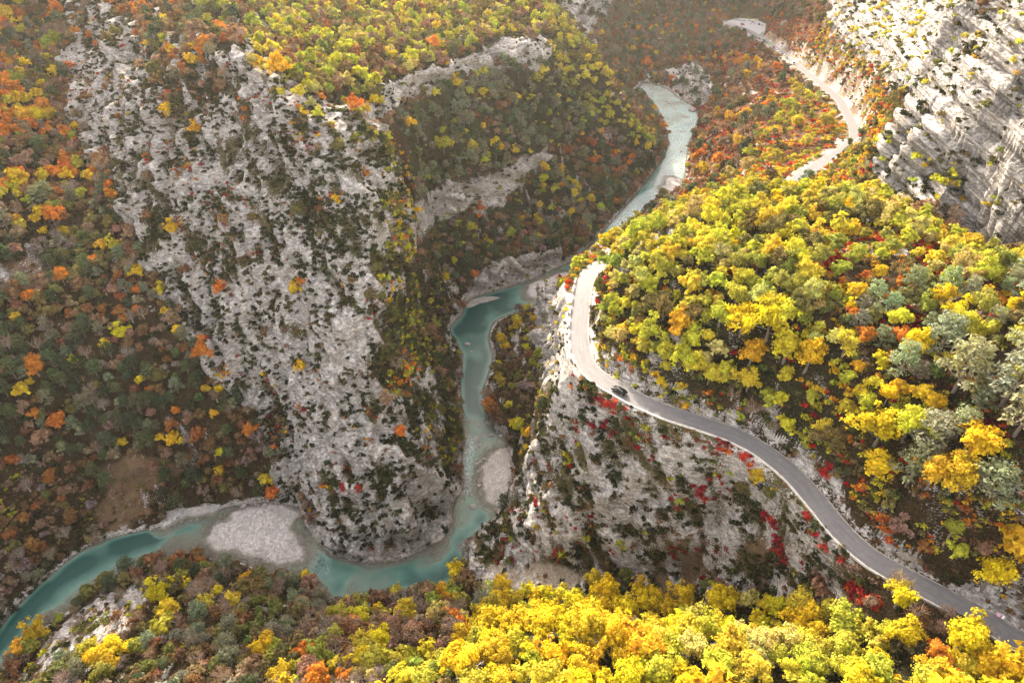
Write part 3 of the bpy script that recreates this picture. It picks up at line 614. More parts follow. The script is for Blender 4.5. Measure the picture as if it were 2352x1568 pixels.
for poly, f in [([(1055, 1000), (1100, 1000), (1085, 1060), (1085, 1130), (1055, 1140)], .9), ([(1055, 1000), (1090, 1000), (1085, 1040), (1055, 1040)], 1.2), ([(1390, 530), (1430, 470), (1500, 430), (1540, 330), (1500, 240), (1450, 190), (1520, 180), (1610, 240), (1590, 340), (1560, 430), (1440, 540)], 1.3),
                ([(690, 1200), (760, 1280), (760, 1330), (700, 1300)], .3)]:
    foam = np.maximum(foam, zp(poly) * f)
foam = blur(foam, 4)
wv = np.stack([GX.ravel(), GY.ravel(), 0 * GX.ravel()], 1)[used]
river = mesh_np('river', wv, mp[fs], water_material(), {'depth': depth.ravel()[used], 'foam': foam.ravel()[used]}, smooth=True); tag(river, kind='structure')

# ------------------------------------------------------------------ road, car park, trail
def ribbon(name, line, half, material, dz=.0, nx=6):
    v, f, ac, al = [], [], [], []; s = 0
    for i, p in enumerate(line):
        if i: s += math.dist(line[i - 1][:2], p[:2])
        a = line[max(i - 1, 0)]; b = line[min(i + 1, len(line) - 1)]; t = np.array([b[0] - a[0], b[1] - a[1]]); t /= np.linalg.norm(t)
        for k in range(nx + 1):
            q = k / nx * 2 - 1; v.append((p[0] - t[1] * half * q, p[1] + t[0] * half * q, p[2] + dz)); ac.append(q); al.append(s)
    for i in range(len(line) - 1):
        for k in range(nx): a = i * (nx + 1) + k; f.append((a + 1, a, a + nx + 1, a + nx + 2))
    return tag(mesh_np(name, v, f, material, {'across': np.array(ac), 'along': np.array(al)}), kind='structure')
ribbon('road', ROAD, ROADW + .25, M_ROAD)
pc = np.mean(PARKW, 0); pv = [(p[0], p[1], 28.53) for p in PARKW] + [(pc[0], pc[1], 28.53)]; k = len(PARKW)
me = bpy.data.meshes.new('car_park'); me.from_pydata(pv, [], [(i, (i + 1) % k, k) for i in range(k)]); me.materials.append(simple('car_park_asphalt', (.30, .29, .29), .8)); o = bpy.data.objects.new('car_park', me); COL.objects.link(o); tag(o, kind='structure')
print('roads', round(time.time() - T0, 1))

# ------------------------------------------------------------------ plants: templates
def cards(cent, nrm, size, seed, tri=False, aspect=1.0):
    """leaf clumps as small faces: cent (n,3), nrm (n,3)"""
    g = np.random.default_rng(seed); n = len(cent)
    nrm = nrm + g.normal(0, .45, nrm.shape); nrm /= np.linalg.norm(nrm, axis=1)[:, None] + 1e-9
    a = np.cross(nrm, g.normal(size=(n, 3))); a /= np.linalg.norm(a, axis=1)[:, None] + 1e-9; b = np.cross(nrm, a)
    s = (size * g.uniform(.65, 1.35, n))[:, None]
    if tri: c = [a * s * .75, -a * s * .5 + b * s * .75, -a * s * .5 - b * s * .75]
    else: c = [a * s * .6, b * s * .5 * aspect, -a * s * .6, -b * s * .5 * aspect]
    v = np.stack([cent + q for q in c], 1).reshape(-1, 3)
    f = np.arange(n * len(c)).reshape(n, len(c))
    return v, f, np.repeat(g.uniform(0, 1, n), len(c))
def crown_broad(seed, nq, size, tri=False, r=3.0):
    """uneven spreading crown: limbs of different length, each carrying several small soft lumps of leaves"""
    g = np.random.default_rng(seed); nl = int(g.integers(8, 12)); cz = r * .95; cc, rc, tone = [], [], []
    for i in range(nl):
        az = i * 2.4 + g.uniform(-.5, .5); el = g.uniform(-.15, 1.45); L = r * g.uniform(.55, 1.05) * (.8 + .35 * math.cos(az - seed)); d = np.array([math.cos(az) * math.cos(el), math.sin(az) * math.cos(el), math.sin(el) * .95])
        lt = g.uniform(.15, .85)
        for k in range(8):
            f = g.uniform(.35, 1.0); c = d * L * f + g.normal(0, .15 * r, 3); c[2] += cz; cc.append(c); rc.append(r * g.uniform(.12, .27) * (1.15 - .35 * f)); tone.append(np.clip(lt + g.normal(0, .16), 0, 1))
    cc = np.array(cc); rc = np.array(rc); tone = np.array(tone)
    k = g.choice(len(cc), nq, p=rc ** 2 / (rc ** 2).sum()); d = g.normal(size=(nq, 3)); d /= np.linalg.norm(d, axis=1)[:, None]; d[:, 2] = np.where(d[:, 2] < -.3, -d[:, 2], d[:, 2])
    p = cc[k] + d * (rc[k] * np.abs(g.normal(.95, .28, nq)))[:, None]
    out = (p - np.array([0, 0, cz])); out /= np.linalg.norm(out, axis=1)[:, None] + 1e-6
    v, f, l = cards(p, d * .7 + out * .5, size, seed + 1, tri)
    l = .5 * l + .5 * np.repeat(tone[k], f.shape[1])
    return v, f, l, cc[::7]
def crown_pine(seed, nq, size, tri=False, r=3.0):
    g = np.random.default_rng(seed); nc = 24; cc = []
    for i in range(nc):
        h = i / nc; a = i * 2.4 + g.uniform(-.4, .4); rr = r * (1.0 - .62 * h) * g.uniform(.45, .85)
        cc.append((math.cos(a) * rr, math.sin(a) * rr, r * (.7 + 1.45 * h) + g.uniform(-.2, .2)))
    cc = np.array(cc); rc = g.uniform(.65, 1.0, nc) * r / 3
    k = g.choice(nc, nq); d = g.normal(size=(nq, 3)); d /= np.linalg.norm(d, axis=1)[:, None]; d[:, 2] = np.abs(d[:, 2])
    p = cc[k] + d * (rc[k] * g.uniform(.55, 1.1, nq))[:, None] * np.array([1.15, 1.15, .5])
    return cards(p, d + np.array([0, 0, .5]), size, seed + 1, tri, .55) + (cc,)
def crown_bare(seed, nq, size, tri=False, r=3.0):
    g = np.random.default_rng(seed); nc = 16
    c = g.normal(size=(nc, 3)); c /= np.linalg.norm(c, axis=1)[:, None]; c[:, 2] = np.abs(c[:, 2])
    cc = c * r * .8 * g.uniform(.6, 1, nc)[:, None] + np.array([0, 0, r * .8])
    k = g.choice(nc, nq); d = g.normal(size=(nq, 3)); d /= np.linalg.norm(d, axis=1)[:, None]
    p = cc[k] + d * (g.uniform(.3, 1.2, nq) * r / 3)[:, None]
    return cards(p, d, size, seed + 1, tri, .35) + (cc,)
def crown_shrub(seed, nq, size, tri=False, r=1.0):
    g = np.random.default_rng(seed); nc = 7
    cc = np.stack([g.normal(0, .42, nc), g.normal(0, .42, nc), g.uniform(.15, .55, nc)], 1) * r; rc = g.uniform(.38, .62, nc) * r
    k = g.choice(nc, nq); d = g.normal(size=(nq, 3)); d /= np.linalg.norm(d, axis=1)[:, None]; d[:, 2] = np.abs(d[:, 2]) - .15
    p = cc[k] + d * (rc[k] * g.uniform(.75, 1.1, nq))[:, None]
    return cards(p, d, size, seed + 1, tri) + (cc,)
def tube(path, radii, ns=6):
    v, f = [], []
    for i, (p, r_) in enumerate(zip(path, radii)):
        a = np.array(path[min(i + 1, len(path) - 1)]) - np.array(path[max(i - 1, 0)]); a = a / (np.linalg.norm(a) + 1e-9)
        u = np.cross(a, (0.3, 1, .2)); u /= np.linalg.norm(u); w_ = np.cross(a, u)
        for k in range(ns):
            q = 2 * math.pi * k / ns; v.append(np.array(p) + (u * math.cos(q) + w_ * math.sin(q)) * r_)
    for i in range(len(path) - 1):
        for k in range(ns): f.append((i * ns + k, i * ns + (k + 1) % ns, (i + 1) * ns + (k + 1) % ns, (i + 1) * ns + k))
    return v, f
def trunk_mesh(seed, cc, top, r0=.26, twigs=0, name='trunk'):
    g = random.Random(seed); V_, F_ = [], []
    def addt(path, rad, ns=6):
        v, f = tube(path, rad, ns); o = len(V_); V_.extend(v); F_.extend([tuple(a + o for a in q) for q in f])
    lean = (g.uniform(-.3, .3), g.uniform(-.3, .3))
    pts = [(lean[0] * h / top * h / top, lean[1] * h / top, h) for h in (-1.2, 0, top * .3, top * .6, top)]
    addt(pts, [r0 * 1.5, r0 * 1.2, r0 * .85, r0 * .6, r0 * .2], 7)
    for i, c in enumerate(cc[:14 if twigs else 9]):
        h = min(top * .85, max(top * .3, c[2] * .55)); s = (lean[0] * (h / top) ** 2, lean[1] * h / top, h)
        mid = [(s[k] + c[k]) / 2 + g.uniform(-.25, .25) for k in range(3)]; mid[2] -= .15
        addt([s, mid, tuple(c)], [r0 * .42, r0 * .28, r0 * .09], 5)
        for t in range(twigs):
            e = [c[k] + g.uniform(-1, 1) * 1.1 for k in range(3)]; e[2] += .45; addt([mid if t % 2 else tuple(c), tuple((mid[k] * .4 + e[k] * .6 if t % 2 else (c[k] + e[k]) / 2) + g.uniform(-.15, .15) for k in range(3)), tuple(e)], [r0 * .2, r0 * .13, r0 * .05], 4)
    return V_, F_
KIND = {}
def templ(kind, n, fn, nq, size, far_nq, far_size, trunk=None):
    T = []
    for i in range(n):
        v, f, l, cc = fn(100 * i + 11, nq, size); fv, ff, fl, _ = fn(100 * i + 11, far_nq, far_size, True)
        me = mesh_np(kind + '_leaves', v, f, M_LEAF, {'leaf': l}, link=False).data
        tm = None
        if trunk:
            a, b = trunk_mesh(i + 5, cc, *trunk[0]); tm = mesh_np('t', np.array(a), np.array(b), trunk[1], smooth=True, link=False).data
        T.append((me, tm, fv, ff, fl))
    KIND[kind] = T
templ('broadleaf_tree', 9, crown_broad, 3000, .30, 520, .66, ((3.6, .22), M_BARK))
templ('pine_tree', 5, crown_pine, 1100, .42, 260, .85, ((5.8, .2), M_BARK))
templ('bare_tree', 4, crown_bare, 900, .30, 300, .60, ((3.4, .24, 4), M_BARKP))
templ('shrub', 6, crown_shrub, 150, .26, 46, .44)
templ('red_bush', 5, crown_shrub, 170, .24, 60, .40)
for o in [o for o in bpy.data.objects if o.users_collection == () and o.type == 'MESH']: bpy.data.objects.remove(o)

C_ = {'yellow': (.60, .49, .02), 'gold': (.56, .41, .025), 'lemon': (.55, .51, .04), 'cream': (.46, .43, .11), 'yelgreen': (.40, .41, .04), 'lime': (.28, .31, .045), 'green': (.14, .165, .04), 'olive': (.17, .155, .045),
      'orange': (.55, .22, .03), 'rust': (.30, .135, .04), 'red': (.40, .030, .020), 'crimson': (.25, .018, .018), 'scarlet': (.50, .075, .03), 'brown': (.20, .12, .05), 'tan': (.27, .19, .10), 'greybrown': (.25, .205, .15),
      'pine': (.095, .125, .05), 'darkpine': (.06, .082, .036), 'greypine': (.185, .20, .105), 'palepine': (.24, .28, .13), 'box': (.05, .062, .022), 'boxdark': (.034, .042, .018), 'boxolive': (.085, .085, .03)}
SAY = {'yellow': 'bright yellow', 'gold': 'golden', 'lemon': 'lemon yellow', 'cream': 'pale cream yellow', 'yelgreen': 'yellow-green', 'lime': 'lime green', 'green': 'green', 'olive': 'olive', 'orange': 'orange', 'rust': 'rust brown', 'red': 'red',
       'crimson': 'dark crimson', 'scarlet': 'scarlet', 'brown': 'brown', 'tan': 'tan', 'greybrown': 'grey-brown', 'pine': 'dark green', 'darkpine': 'very dark green', 'greypine': 'grey-green', 'palepine': 'pale green',
       'box': 'dark green', 'boxdark': 'blackish green', 'boxolive': 'dull olive'}
SPEC = {'Y': ('broadleaf_tree', ['yellow', 'yellow', 'lemon', 'gold'], 2.5, 4.1), 'K': ('broadleaf_tree', ['cream', 'lemon', 'yelgreen'], 2.3, 3.8), 'G': ('broadleaf_tree', ['yelgreen', 'lime', 'olive'], 2.4, 3.8),
        'E': ('broadleaf_tree', ['green', 'olive'], 2.0, 3.2), 'O': ('broadleaf_tree', ['orange', 'gold'], 2.3, 3.6), 'U': ('broadleaf_tree', ['rust', 'brown', 'tan'], 2.2, 3.4), 'N': ('broadleaf_tree', ['olive', 'brown', 'tan'], 2.2, 3.4),
        'P': ('pine_tree', ['pine', 'darkpine', 'greypine'], 2.3, 3.5), 'Q': ('pine_tree', ['greypine', 'pine'], 2.3, 3.6), 'W': ('pine_tree', ['palepine', 'greypine'], 2.6, 3.9), 'B': ('bare_tree', ['greybrown', 'tan', 'brown'], 2.0, 3.3),
        's': ('shrub', ['box', 'boxdark', 'boxolive'], .65, 1.45), 'o': ('shrub', ['brown', 'tan', 'boxolive'], .6, 1.3), 'g': ('shrub', ['olive', 'green', 'yelgreen'], .7, 1.6), 'y': ('shrub', ['lemon', 'gold', 'yelgreen'], .7, 1.6),
        'a': ('shrub', ['orange', 'rust', 'gold'], .6, 1.4), 'r': ('red_bush', ['red', 'scarlet', 'crimson'], .6, 1.35), 'c': ('red_bush', ['crimson', 'red'], .5, 1.1), 'q': ('red_bush', ['scarlet', 'orange'], .7, 1.5)}
# zone: (tree density per m2, species weights, shrub density per m2, species weights, size factor)
PLANT = {'massif_base': (0, '', .05, 's3o1', .8), 
 'left_upper': (.06, 'O4U3N4P3Y1G2B1', .12, 's3a1o2', 1.05), 'left_mid': (.075, 'U5B6O1P5N5', .16, 'o3s2a1', .95), 'left_bare': (.008, 'B1P1', .06, 'o2s1', .8), 'left_green': (.10, 'P16B4O1Y1U1N2', .10, 's2o1', .95),
 'left_low': (.075, 'B6P5U4Y1O1N5', .14, 'o2s2', .9), 'left_slide': (.04, 'B6P1U2N3', .45, 'o5s3g1', .85), 'slide_bare': (.006, 'B1', .14, 'o3g1', .8), 'scree_patch': (.0, '', .03, 'o1', .8),
 'massif': (.0012, 'N1O1', .42, 's20o4a1c1', .86), 'massif_wood': (.032, 'N5U2P3B2O1G1', .20, 's5o3', .85), 'massif_edge': (.003, 'G1N1', .30, 's8g3y1a1', 1.0), 'massif_flank': (.003, 'N1B1', .30, 's6g3a1o2', 1.05),
 'flank': (.018, 'N2B2P2G1', .28, 's4g2o2', .9), 'plateau_lit': (.075, 'N5K3G4E2U1B1', .10, 's3g2o1', .98), 'crest_open': (.006, 'K3Y1O1', .16, 's4g2a1', .85), 'band': (0, '', .04, 's3g1', .9),
 'pine_slope': (.11, 'Q16G1Y1B2N1', .10, 's3g1', .95), 'ridge_lit': (.048, 'G4K3E1', .05, 'g2s1', .92), 'lower_slope': (.06, 'P8B6N5G1Y1O1', .14, 's3g1o1', .9), 'river_cliff': (0, '', .05, 's2g1', .8),
 'far_valley': (.028, 'Q3B3U2O1N3', .03, 's2o1', .95), 'far_cliff': (.002, 'Q1', .05, 's1', 1.0), 'shade_red': (.006, 'U1O1Q1N1', .17, 'c5r1a2o7s4', 1.15), 'red_lit': (.003, 'G1K1', .25, 'q2r1a3y3g4o3', 1.1),
 'red_up': (.010, 'G3E2K1', .22, 'r1q2a3g4y2s2', 1.1), 'red_shade': (.006, 'U1N1', .18, 'c3a2o3', 1.1), 'bright_cliff': (0, '', .035, 'g2s2y1', 1.3), 'right_cliff': (.0, '', .045, 's6g2y1', 1.15),
 'plateau': (.080, 'K6Y1G7', .12, 'g2s2y1r1', 1.08), 'plateau_red': (.022, 'G2K2O1', .34, 'q5r5a4g3s3y2', .9), 'plateau_edge': (.010, 'G2K1E1', .26, 's4g4y2r1a1', .9),
 'right_low': (.034, 'Y4W4G3O1E1N1', .34, 's7r1q1a3g5o6y2', .95), 'spur_face': (.0, '', .22, 's10o3c2g1', .95), 'spur_low': (.002, 'N1E1', .24, 's8o3c1g1', 1.1), 'sand': (0, '', .04, 's1o1', .8), 'west_cliff': (0, '', .04, 's2y1', .7),
 'tip': (.004, 'G1', .34, 'g4y3q1a2s1', 1.0), 'gully': (.014, 'Y2G1B3', .14, 'o4s2g2', .8), 'bottom_mid': (.065, 'N4O2G3B4K1Y1', .10, 's2o2g1', 1.05), 'bottom_left': (.065, 'P5B6N4G2Y1E3', .12, 's2o2g1', .95), 'white_slope': (.004, 'N1B1', .14, 'g2o2y1s1', .8),
 'near_wood': (.085, 'Y12K4G1', .03, 'g1s1', 1.30)}
import re
def weights(s): q = re.findall(r'([A-Za-z])(\d+)', s); return [a for a, _ in q], np.array([float(b) for _, b in q]) / sum(float(b) for _, b in q)

plants = []                       # (kind, colour, x, y, z, r, variant, rot, zone, special)
cells = {}
def free(x, y, r, f=.62):
    cx, cy = int(x // 6), int(y // 6)
    for i in range(cx - 1, cx + 2):
        for j in range(cy - 1, cy + 2):
            for (a, b, c) in cells.get((i, j), ()):
                if (a - x) ** 2 + (b - y) ** 2 < (f * (c + r)) ** 2: return False
    return True
def occupy(x, y, r): cells.setdefault((int(x // 6), int(y // 6)), []).append((x, y, r))
def put(sp, x, y, z, r, zone, special=None, colour=None):
    kind, cols, _, _ = SPEC[sp]; colour = colour or cols[int(np.clip((.5 + .55 * float(fbm(np.float64(x), np.float64(y), np.float64(z), 14, 2, ord(sp))) + rng.normal(0, .28)) * len(cols), 0, len(cols) - 1))]
    plants.append((kind, colour, x, y, z, r, int(rng.integers(len(KIND[kind]))), float(rng.uniform(0, 6.28)), zone, special))

# trees singled out in the photograph: (u, v of the foot area, species, colour, radius, label)
NOTABLE = [
 (470, 822, 'O', 'orange', 4.3, 'vivid orange tree standing against the foot of the central cliff'),
 (577, 1005, 'O', 'orange', 3.6, 'orange tree beside the dark gap below the central cliff, nearest the gravel bar'),
 (90, 862, 'O', 'orange', 4.1, 'round orange-red tree alone among green pines on the shaded valley side'),
 (325, 640, 'O', 'gold', 2.9, 'small golden orange tree above the grey scree patch beside the cliff foot'),
 (372, 676, 'O', 'gold', 2.6, 'golden orange tree just below the grey scree patch at the cliff foot'),
 (320, 678, 'O', 'orange', 2.2, 'low orange tree on the grey scree patch'),
 (130, 520, 'O', 'orange', 4.2, 'wide orange tree on the upper valley side left of the cliff'),
 (60, 190, 'Y', 'gold', 3.8, 'golden tree high on the wooded valley side beside the cliff'),
 (100, 290, 'Y', 'yellow', 4.2, 'yellow tree beside the dark cleft left of the central cliff'),
 (70, 700, 'O', 'orange', 3.0, 'dull orange tree above the green pines of the shaded valley side'),
 (150, 655, 'O', 'orange', 3.4, 'orange tree in the brown wood below the bare slope'),
 (390, 232, 'O', 'scarlet', 2.0, 'small orange tree clinging to the upper face of the central cliff'),
 (508, 1050, 'Y', 'lemon', 2.1, 'slim yellow tree in the shaded wood above the gravel bar'), (510, 1090, 'Y', 'gold', 2.0, 'slim golden tree just above the river wood beside the gravel bar'),
 (632, 1035, 'O', 'orange', 1.6, 'tiny orange tree in the dark cleft at the foot of the central cliff'),
 (648, 190, 'O', 'gold', 4.3, 'large golden brown tree alone on the crest of the central cliff'), (700, 180, 'K', 'cream', 2.4, 'pale tree beside the large golden brown tree on the crest'),
 (775, 165, 'G', 'lemon', 3.9, 'lime yellow tree standing clear on the crest above the cliff'), (738, 185, 'K', 'cream', 2.5, 'cream coloured tree at the crest beside the lime yellow tree'),
 (720, 250, 'K', 'cream', 1.9, 'small cream tree on the edge of the cliff top'), (850, 215, 'K', 'lemon', 2.3, 'lemon tree near the end of the crest'), (878, 250, 'K', 'lemon', 2.5, 'lemon tree at the very end of the cliff crest'),
 (845, 265, 'O', 'gold', 2.2, 'orange tree at the end of the cliff crest'), (1088, 640, 'O', 'orange', 2.7, 'slender orange tree above the river rocks in the shaded gorge'), (1020, 350, 'Y', 'yelgreen', 4.2, 'yellow-green tree among the grey-green pines above the rock band'),
 (1240, 480, 'Y', 'lemon', 2.6, 'slim yellow tree on the shaded slope above the river'), (1000, 120, 'O', 'orange', 4.0, 'orange tree above the upper rock band'), (1485, 160, 'O', 'orange', 5.0, 'orange tree on the floor of the hazy far valley'),
 (1700, 160, 'O', 'orange', 5.2, 'round orange tree below the row of parked cars'), (1778, 168, 'O', 'orange', 4.6, 'orange tree beside the road below the parked cars'), (1735, 150, 'Y', 'gold', 3.8, 'yellow tree between two orange trees below the parked cars'),
 (1892, 300, 'Y', 'yelgreen', 6.2, 'broad yellow-green tree in the bend of the far road'), (1848, 440, 'P', 'pine', 4.6, 'dark pointed pine on the verge of the sunlit road'), (1762, 446, 'P', 'greypine', 3.2, 'dark pine where the road drops behind the slope'),
 (1520, 455, 'G', 'olive', 4.2, 'olive tree on the small island in the river'), (1425, 790, 'K', 'cream', 2.6, 'pale tree alone on the dark slope above the black car'), (1515, 890, 'Y', 'yellow', 2.1, 'small yellow tree on the rock bank above the road'),
 (1700, 770, 'Y', 'yellow', 4.2, None), (1760, 780, 'Y', 'yellow', 4.6, 'largest yellow tree of the clump on the slope above the road'), (1800, 830, 'Y', 'gold', 4.2, None), (1720, 840, 'Y', 'gold', 3.8, None), (1850, 850, 'Y', 'gold', 3.8, None), (1790, 755, 'K', 'lemon', 4.0, None),
 (2010, 1020, 'Y', 'yellow', 4.6, 'broad bright yellow tree inland of the road'), (2075, 1010, 'Y', 'lemon', 4.4, None), (2120, 1040, 'W', 'palepine', 4.6, 'pale pine in front of the bright yellow clump'), (2010, 1100, 'Y', 'yellow', 3.8, None), (2085, 1110, 'W', 'greypine', 4.2, None),
 (2130, 1120, 'Y', 'gold', 3.8, None), (2220, 1060, 'Y', 'yellow', 4.6, None), (2180, 1130, 'Y', 'gold', 3.8, None), (2255, 1150, 'W', 'palepine', 4.4, 'pale pine below the yellow clump inland of the road'),
 (2190, 900, 'W', 'palepine', 4.8, 'big pale green pine alone on the open slope'), (2150, 820, 'W', 'palepine', 4.4, None), (2300, 930, 'W', 'palepine', 4.8, None), (2330, 1000, 'W', 'palepine', 4.6, None), (2060, 870, 'W', 'palepine', 3.4, None), (2090, 830, 'Y', 'yellow', 3.4, None),
 (2030, 930, 'Y', 'yellow', 3.0, None), (1980, 945, 'G', 'yelgreen', 3.2, 'yellow-green tree beside the bright clump inland of the road'), (2340, 840, 'W', 'palepine', 4.4, None), (2260, 1345, 'Y', 'yellow', 3.8, 'yellow tree across the road from the road sign'), (2180, 1230, 'G', 'lime', 3.0, 'lime green tree near the road inland'),
 (2320, 1280, 'Y', 'gold', 4.0, None), (2055, 1395, 'Y', 'yellow', 4.0, 'yellow tree on the rocks right below the road'), (2190, 1500, 'Y', 'yellow', 5.4, 'huge yellow tree hiding the road edge near the sign'), (2140, 1520, 'O', 'orange', 3.6, 'orange tree under the huge yellow tree by the road'), (2250, 1560, 'Y', 'yellow', 4.8, None),
 (2340, 1560, 'Y', 'gold', 4.2, None), (1320, 1400, 'Y', 'yellow', 4.6, 'tallest yellow tree of the near wood, rising against the shaded rock face'), (1365, 1345, 'O', 'gold', 3.2, 'golden brown tree behind the tallest yellow tree of the near wood'), (1700, 1140, 'G', 'olive', 3.0, 'olive tree on the ledge of the shaded rock face'),
 (1735, 1110, 'O', 'gold', 2.8, 'golden tree on the ledge of the shaded rock face'), (1760, 1150, 'G', 'olive', 2.6, 'second olive tree on the ledge of the shaded rock face'), (460, 1375, 'B', 'tan', 3.8, 'leafless tan tree on the low bank by the river'), (600, 1370, 'G', 'olive', 4.0, None), (1015, 1375, 'O', 'gold', 3.4, 'golden brown tree at the water edge by the green pool'),
 (2050, 1362, 'B', 'tan', 3.4, 'leafless pale tree leaning over the road edge'), (1940, 1225, 'B', 'tan', .1, None)]
for u, v, sp, colr, r_, lab in NOTABLE:
    if r_ < .5: continue
    p = hit(u, v)
    if p is None: continue
    if seg_dist(np.array([p.x]), np.array([p.y]), ROAD)[0][0] < ROADW + 1.6: continue
    if v > 720 and u > 1650 and r_ > 3.3 and v < 1360: r_ *= 1.22
    put(sp, p.x, p.y, p.z, r_, 'special', lab, colr); occupy(p.x, p.y, r_)
# red bushes along the outer edge of the road, as in the photograph
for u0, v0, u1, v1, n_b, sp in [(1320, 880, 1350, 900, 4, 'q'), (1352, 908, 1425, 950, 12, 'r'), (1850, 1170, 1945, 1285, 60, 'r'), (1640, 1020, 1760, 1075, 16, 'q'), (1590, 1110, 1640, 1150, 8, 'c'), (1760, 1170, 1800, 1300, 26, 'c'), (1960, 1340, 2010, 1400, 18, 'r'),
                                (1900, 1080, 1925, 1110, 5, 'r'), (2010, 1180, 2050, 1240, 9, 'q'), (2090, 540, 2140, 580, 10, 'r'), (1930, 700, 1970, 715, 5, 'c'), (1295, 640, 1320, 665, 7, 'r'), (1340, 960, 1440, 1000, 9, 'c'), (1545, 720, 1560, 760, 3, 'r'), (790, 1110, 830, 1140, 4, 'c'), (955, 415, 975, 425, 4, 'r')]:
    for i in range(n_b):
        a = rng.uniform(); p = hit(u0 + (u1 - u0) * a + rng.normal(0, 8), v0 + (v1 - v0) * a + rng.normal(0, 8))
        if p is None or seg_dist(np.array([p.x]), np.array([p.y]), ROAD)[0][0] < ROADW + 1.9: continue
        r_ = float(rng.uniform(.8, 1.6)); put(sp, p.x, p.y, p.z - .1, r_, 'special')
# scatter over the surface of the ground
A_, B_, C2, D2 = (V[FQ[:, k]] for k in range(4))
area = .5 * np.linalg.norm(np.cross(C2 - A_, D2 - B_), axis=1)
plan = (A_[:, 0] - C2[:, 0]) * 0 + np.abs((C2[:, 0] - A_[:, 0]) * (D2[:, 1] - B_[:, 1]) - (C2[:, 1] - A_[:, 1]) * (D2[:, 0] - B_[:, 0])) * .5
cu, cv, cd = proj(*(A_.T)); fn = np.cross(C2 - A_, D2 - B_); fn /= np.linalg.norm(fn, axis=1)[:, None] + 1e-9
view = np.array([0, 0, CAM_H]) - A_; view /= np.linalg.norm(view, axis=1)[:, None]
inframe = (cu > -300) & (cu < 2352 + 300) & (cv > -230) & (cv < 1568 + 300) & (cd > 10)
rdf = rd[:-1, :-1].ravel(); okf = inframe & ~is_path[:-1, :-1].ravel() & ~fin & (fzz > .4) & (rdf > ROADW + .9) & ~pk[:-1, :-1].ravel() & (fg < .5) & (pd[:-1, :-1].ravel() > 1.5)
clump = (.5 + .5 * fbm(A_[:, 0], A_[:, 1], A_[:, 2], 7, 3, 91)); rkf = rk[:-1, :-1].ravel()
def patchy(pick, w_, scale, seed, mixr=.32):
    f = .5 + fbm(A_[pick, 0], A_[pick, 1], A_[pick, 2], scale, 2, seed) + rng.normal(0, mixr, len(pick))
    rank = (np.argsort(np.argsort(f)) + .5) / len(pick)
    order = np.random.default_rng(len(w_) * 7 + seed).permutation(len(w_)); cum = np.cumsum(w_[order])
    return order[np.minimum(np.searchsorted(cum, rank), len(w_) - 1)]
for zi, zn in enumerate(zone_names):
    dt, wt, ds, ws, sf = PLANT[zn]; sel = okf & (fz == zi)
    if not sel.any(): continue
    ids = np.nonzero(sel)[0]
    if dt > 0:
        pr = plan[ids] * np.clip((rdf[ids] - 3.6) / 2.5, 0, 1); n_t = int(dt * 2.6 * plan[ids].sum())
        if n_t > 0:
            ks, ws_ = weights(wt); pick = rng.choice(ids, min(n_t, 6000), p=pr / pr.sum())
            sps = patchy(pick, ws_, 17, 3)
            for q, si in zip(pick, sps):
                sp = ks[si]; lo, hi = SPEC[sp][2:]; r_ = sf * (lo * .82 + (hi * 1.08 - lo * .82) * rng.uniform() ** 1.5)
                a, b = rng.uniform(size=2); p = A_[q] + (B_[q] - A_[q]) * a + (D2[q] - A_[q]) * b
                if rdf[q] < ROADW + .5 + r_ * .62 or (p[1] > 270 and rdf[q] < ROADW + 1 + r_ * 2.3) or not free(p[0], p[1], r_, .43): continue
                occupy(p[0], p[1], r_); put(sp, p[0], p[1], p[2] - .15, r_, zn)
    if ds > 0:
        pr = area[ids] * (np.clip(clump[ids] * 1.6 - .25, .05, 2)) * np.clip(1.35 - rkf[ids] * 1.15, .05, 1) * np.clip((view[ids] * fn[ids]).sum(1) * 4 + .6, .1, 1)
        n_s = int(ds * area[ids].sum()); ks, ws_ = weights(ws); pick = rng.choice(ids, min(n_s, 9000), p=pr / pr.sum())
        sps = patchy(pick, ws_, 9, 8)
        for q, si in zip(pick, sps):
            sp = ks[si]; lo, hi = SPEC[sp][2:]; r_ = sf * (lo + (hi - lo) * rng.uniform() ** 1.8); a, b = rng.uniform(size=2); p = A_[q] + (B_[q] - A_[q]) * a + (D2[q] - A_[q]) * b
            if rdf[q] < ROADW + .3 + r_ * .5 or (p[1] > 270 and rdf[q] < ROADW + 1.2 + r_): continue
            put(sp, p[0], p[1], p[2] - .12, r_, zn)
print('plants', len(plants), round(time.time() - T0, 1))

# which plants the camera sees, how large
def ncol(c): return tuple(float(np.clip(a * rng.uniform(.88, 1.13), 0, 1)) for a in c)
seen = []
for i, p in enumerate(plants):
    kind, colr, x, y, z, r_, var, rot, zn, lab = p; hz = r_ * (1.6 if kind.endswith('tree') else .7)
    u, v, d = proj(x, y, z + hz)
    if not (-70 < u < 2422 and -70 < v < 1640): seen.append(0.0); continue
    tgt = Vector((x, y, z + hz)); dv = tgt - CAMV; L = dv.length
    h_ = BVH.ray_cast(CAMV, dv.normalized(), L - r_ * .8)
    seen.append(0.0 if h_[0] is not None else r_ / d * (1 if (0 < u < 2352 and 0 < v < 1568) else .3))
LIMIT = {'broadleaf_tree': 285, 'pine_tree': 230, 'bare_tree': 120, 'shrub': 280, 'red_bush': 220}
single = set()
for k, lim in LIMIT.items():
    c = sorted([i for i, p in enumerate(plants) if p[0] == k and seen[i] > 0], key=lambda i: -seen[i] - (9 if plants[i][9] else 0))
    single.update(c[:lim])
print('kinds', {k: sum(1 for i, p in enumerate(plants) if p[0] == k and seen[i] > 0) for k in LIMIT}, round(time.time() - T0, 1))

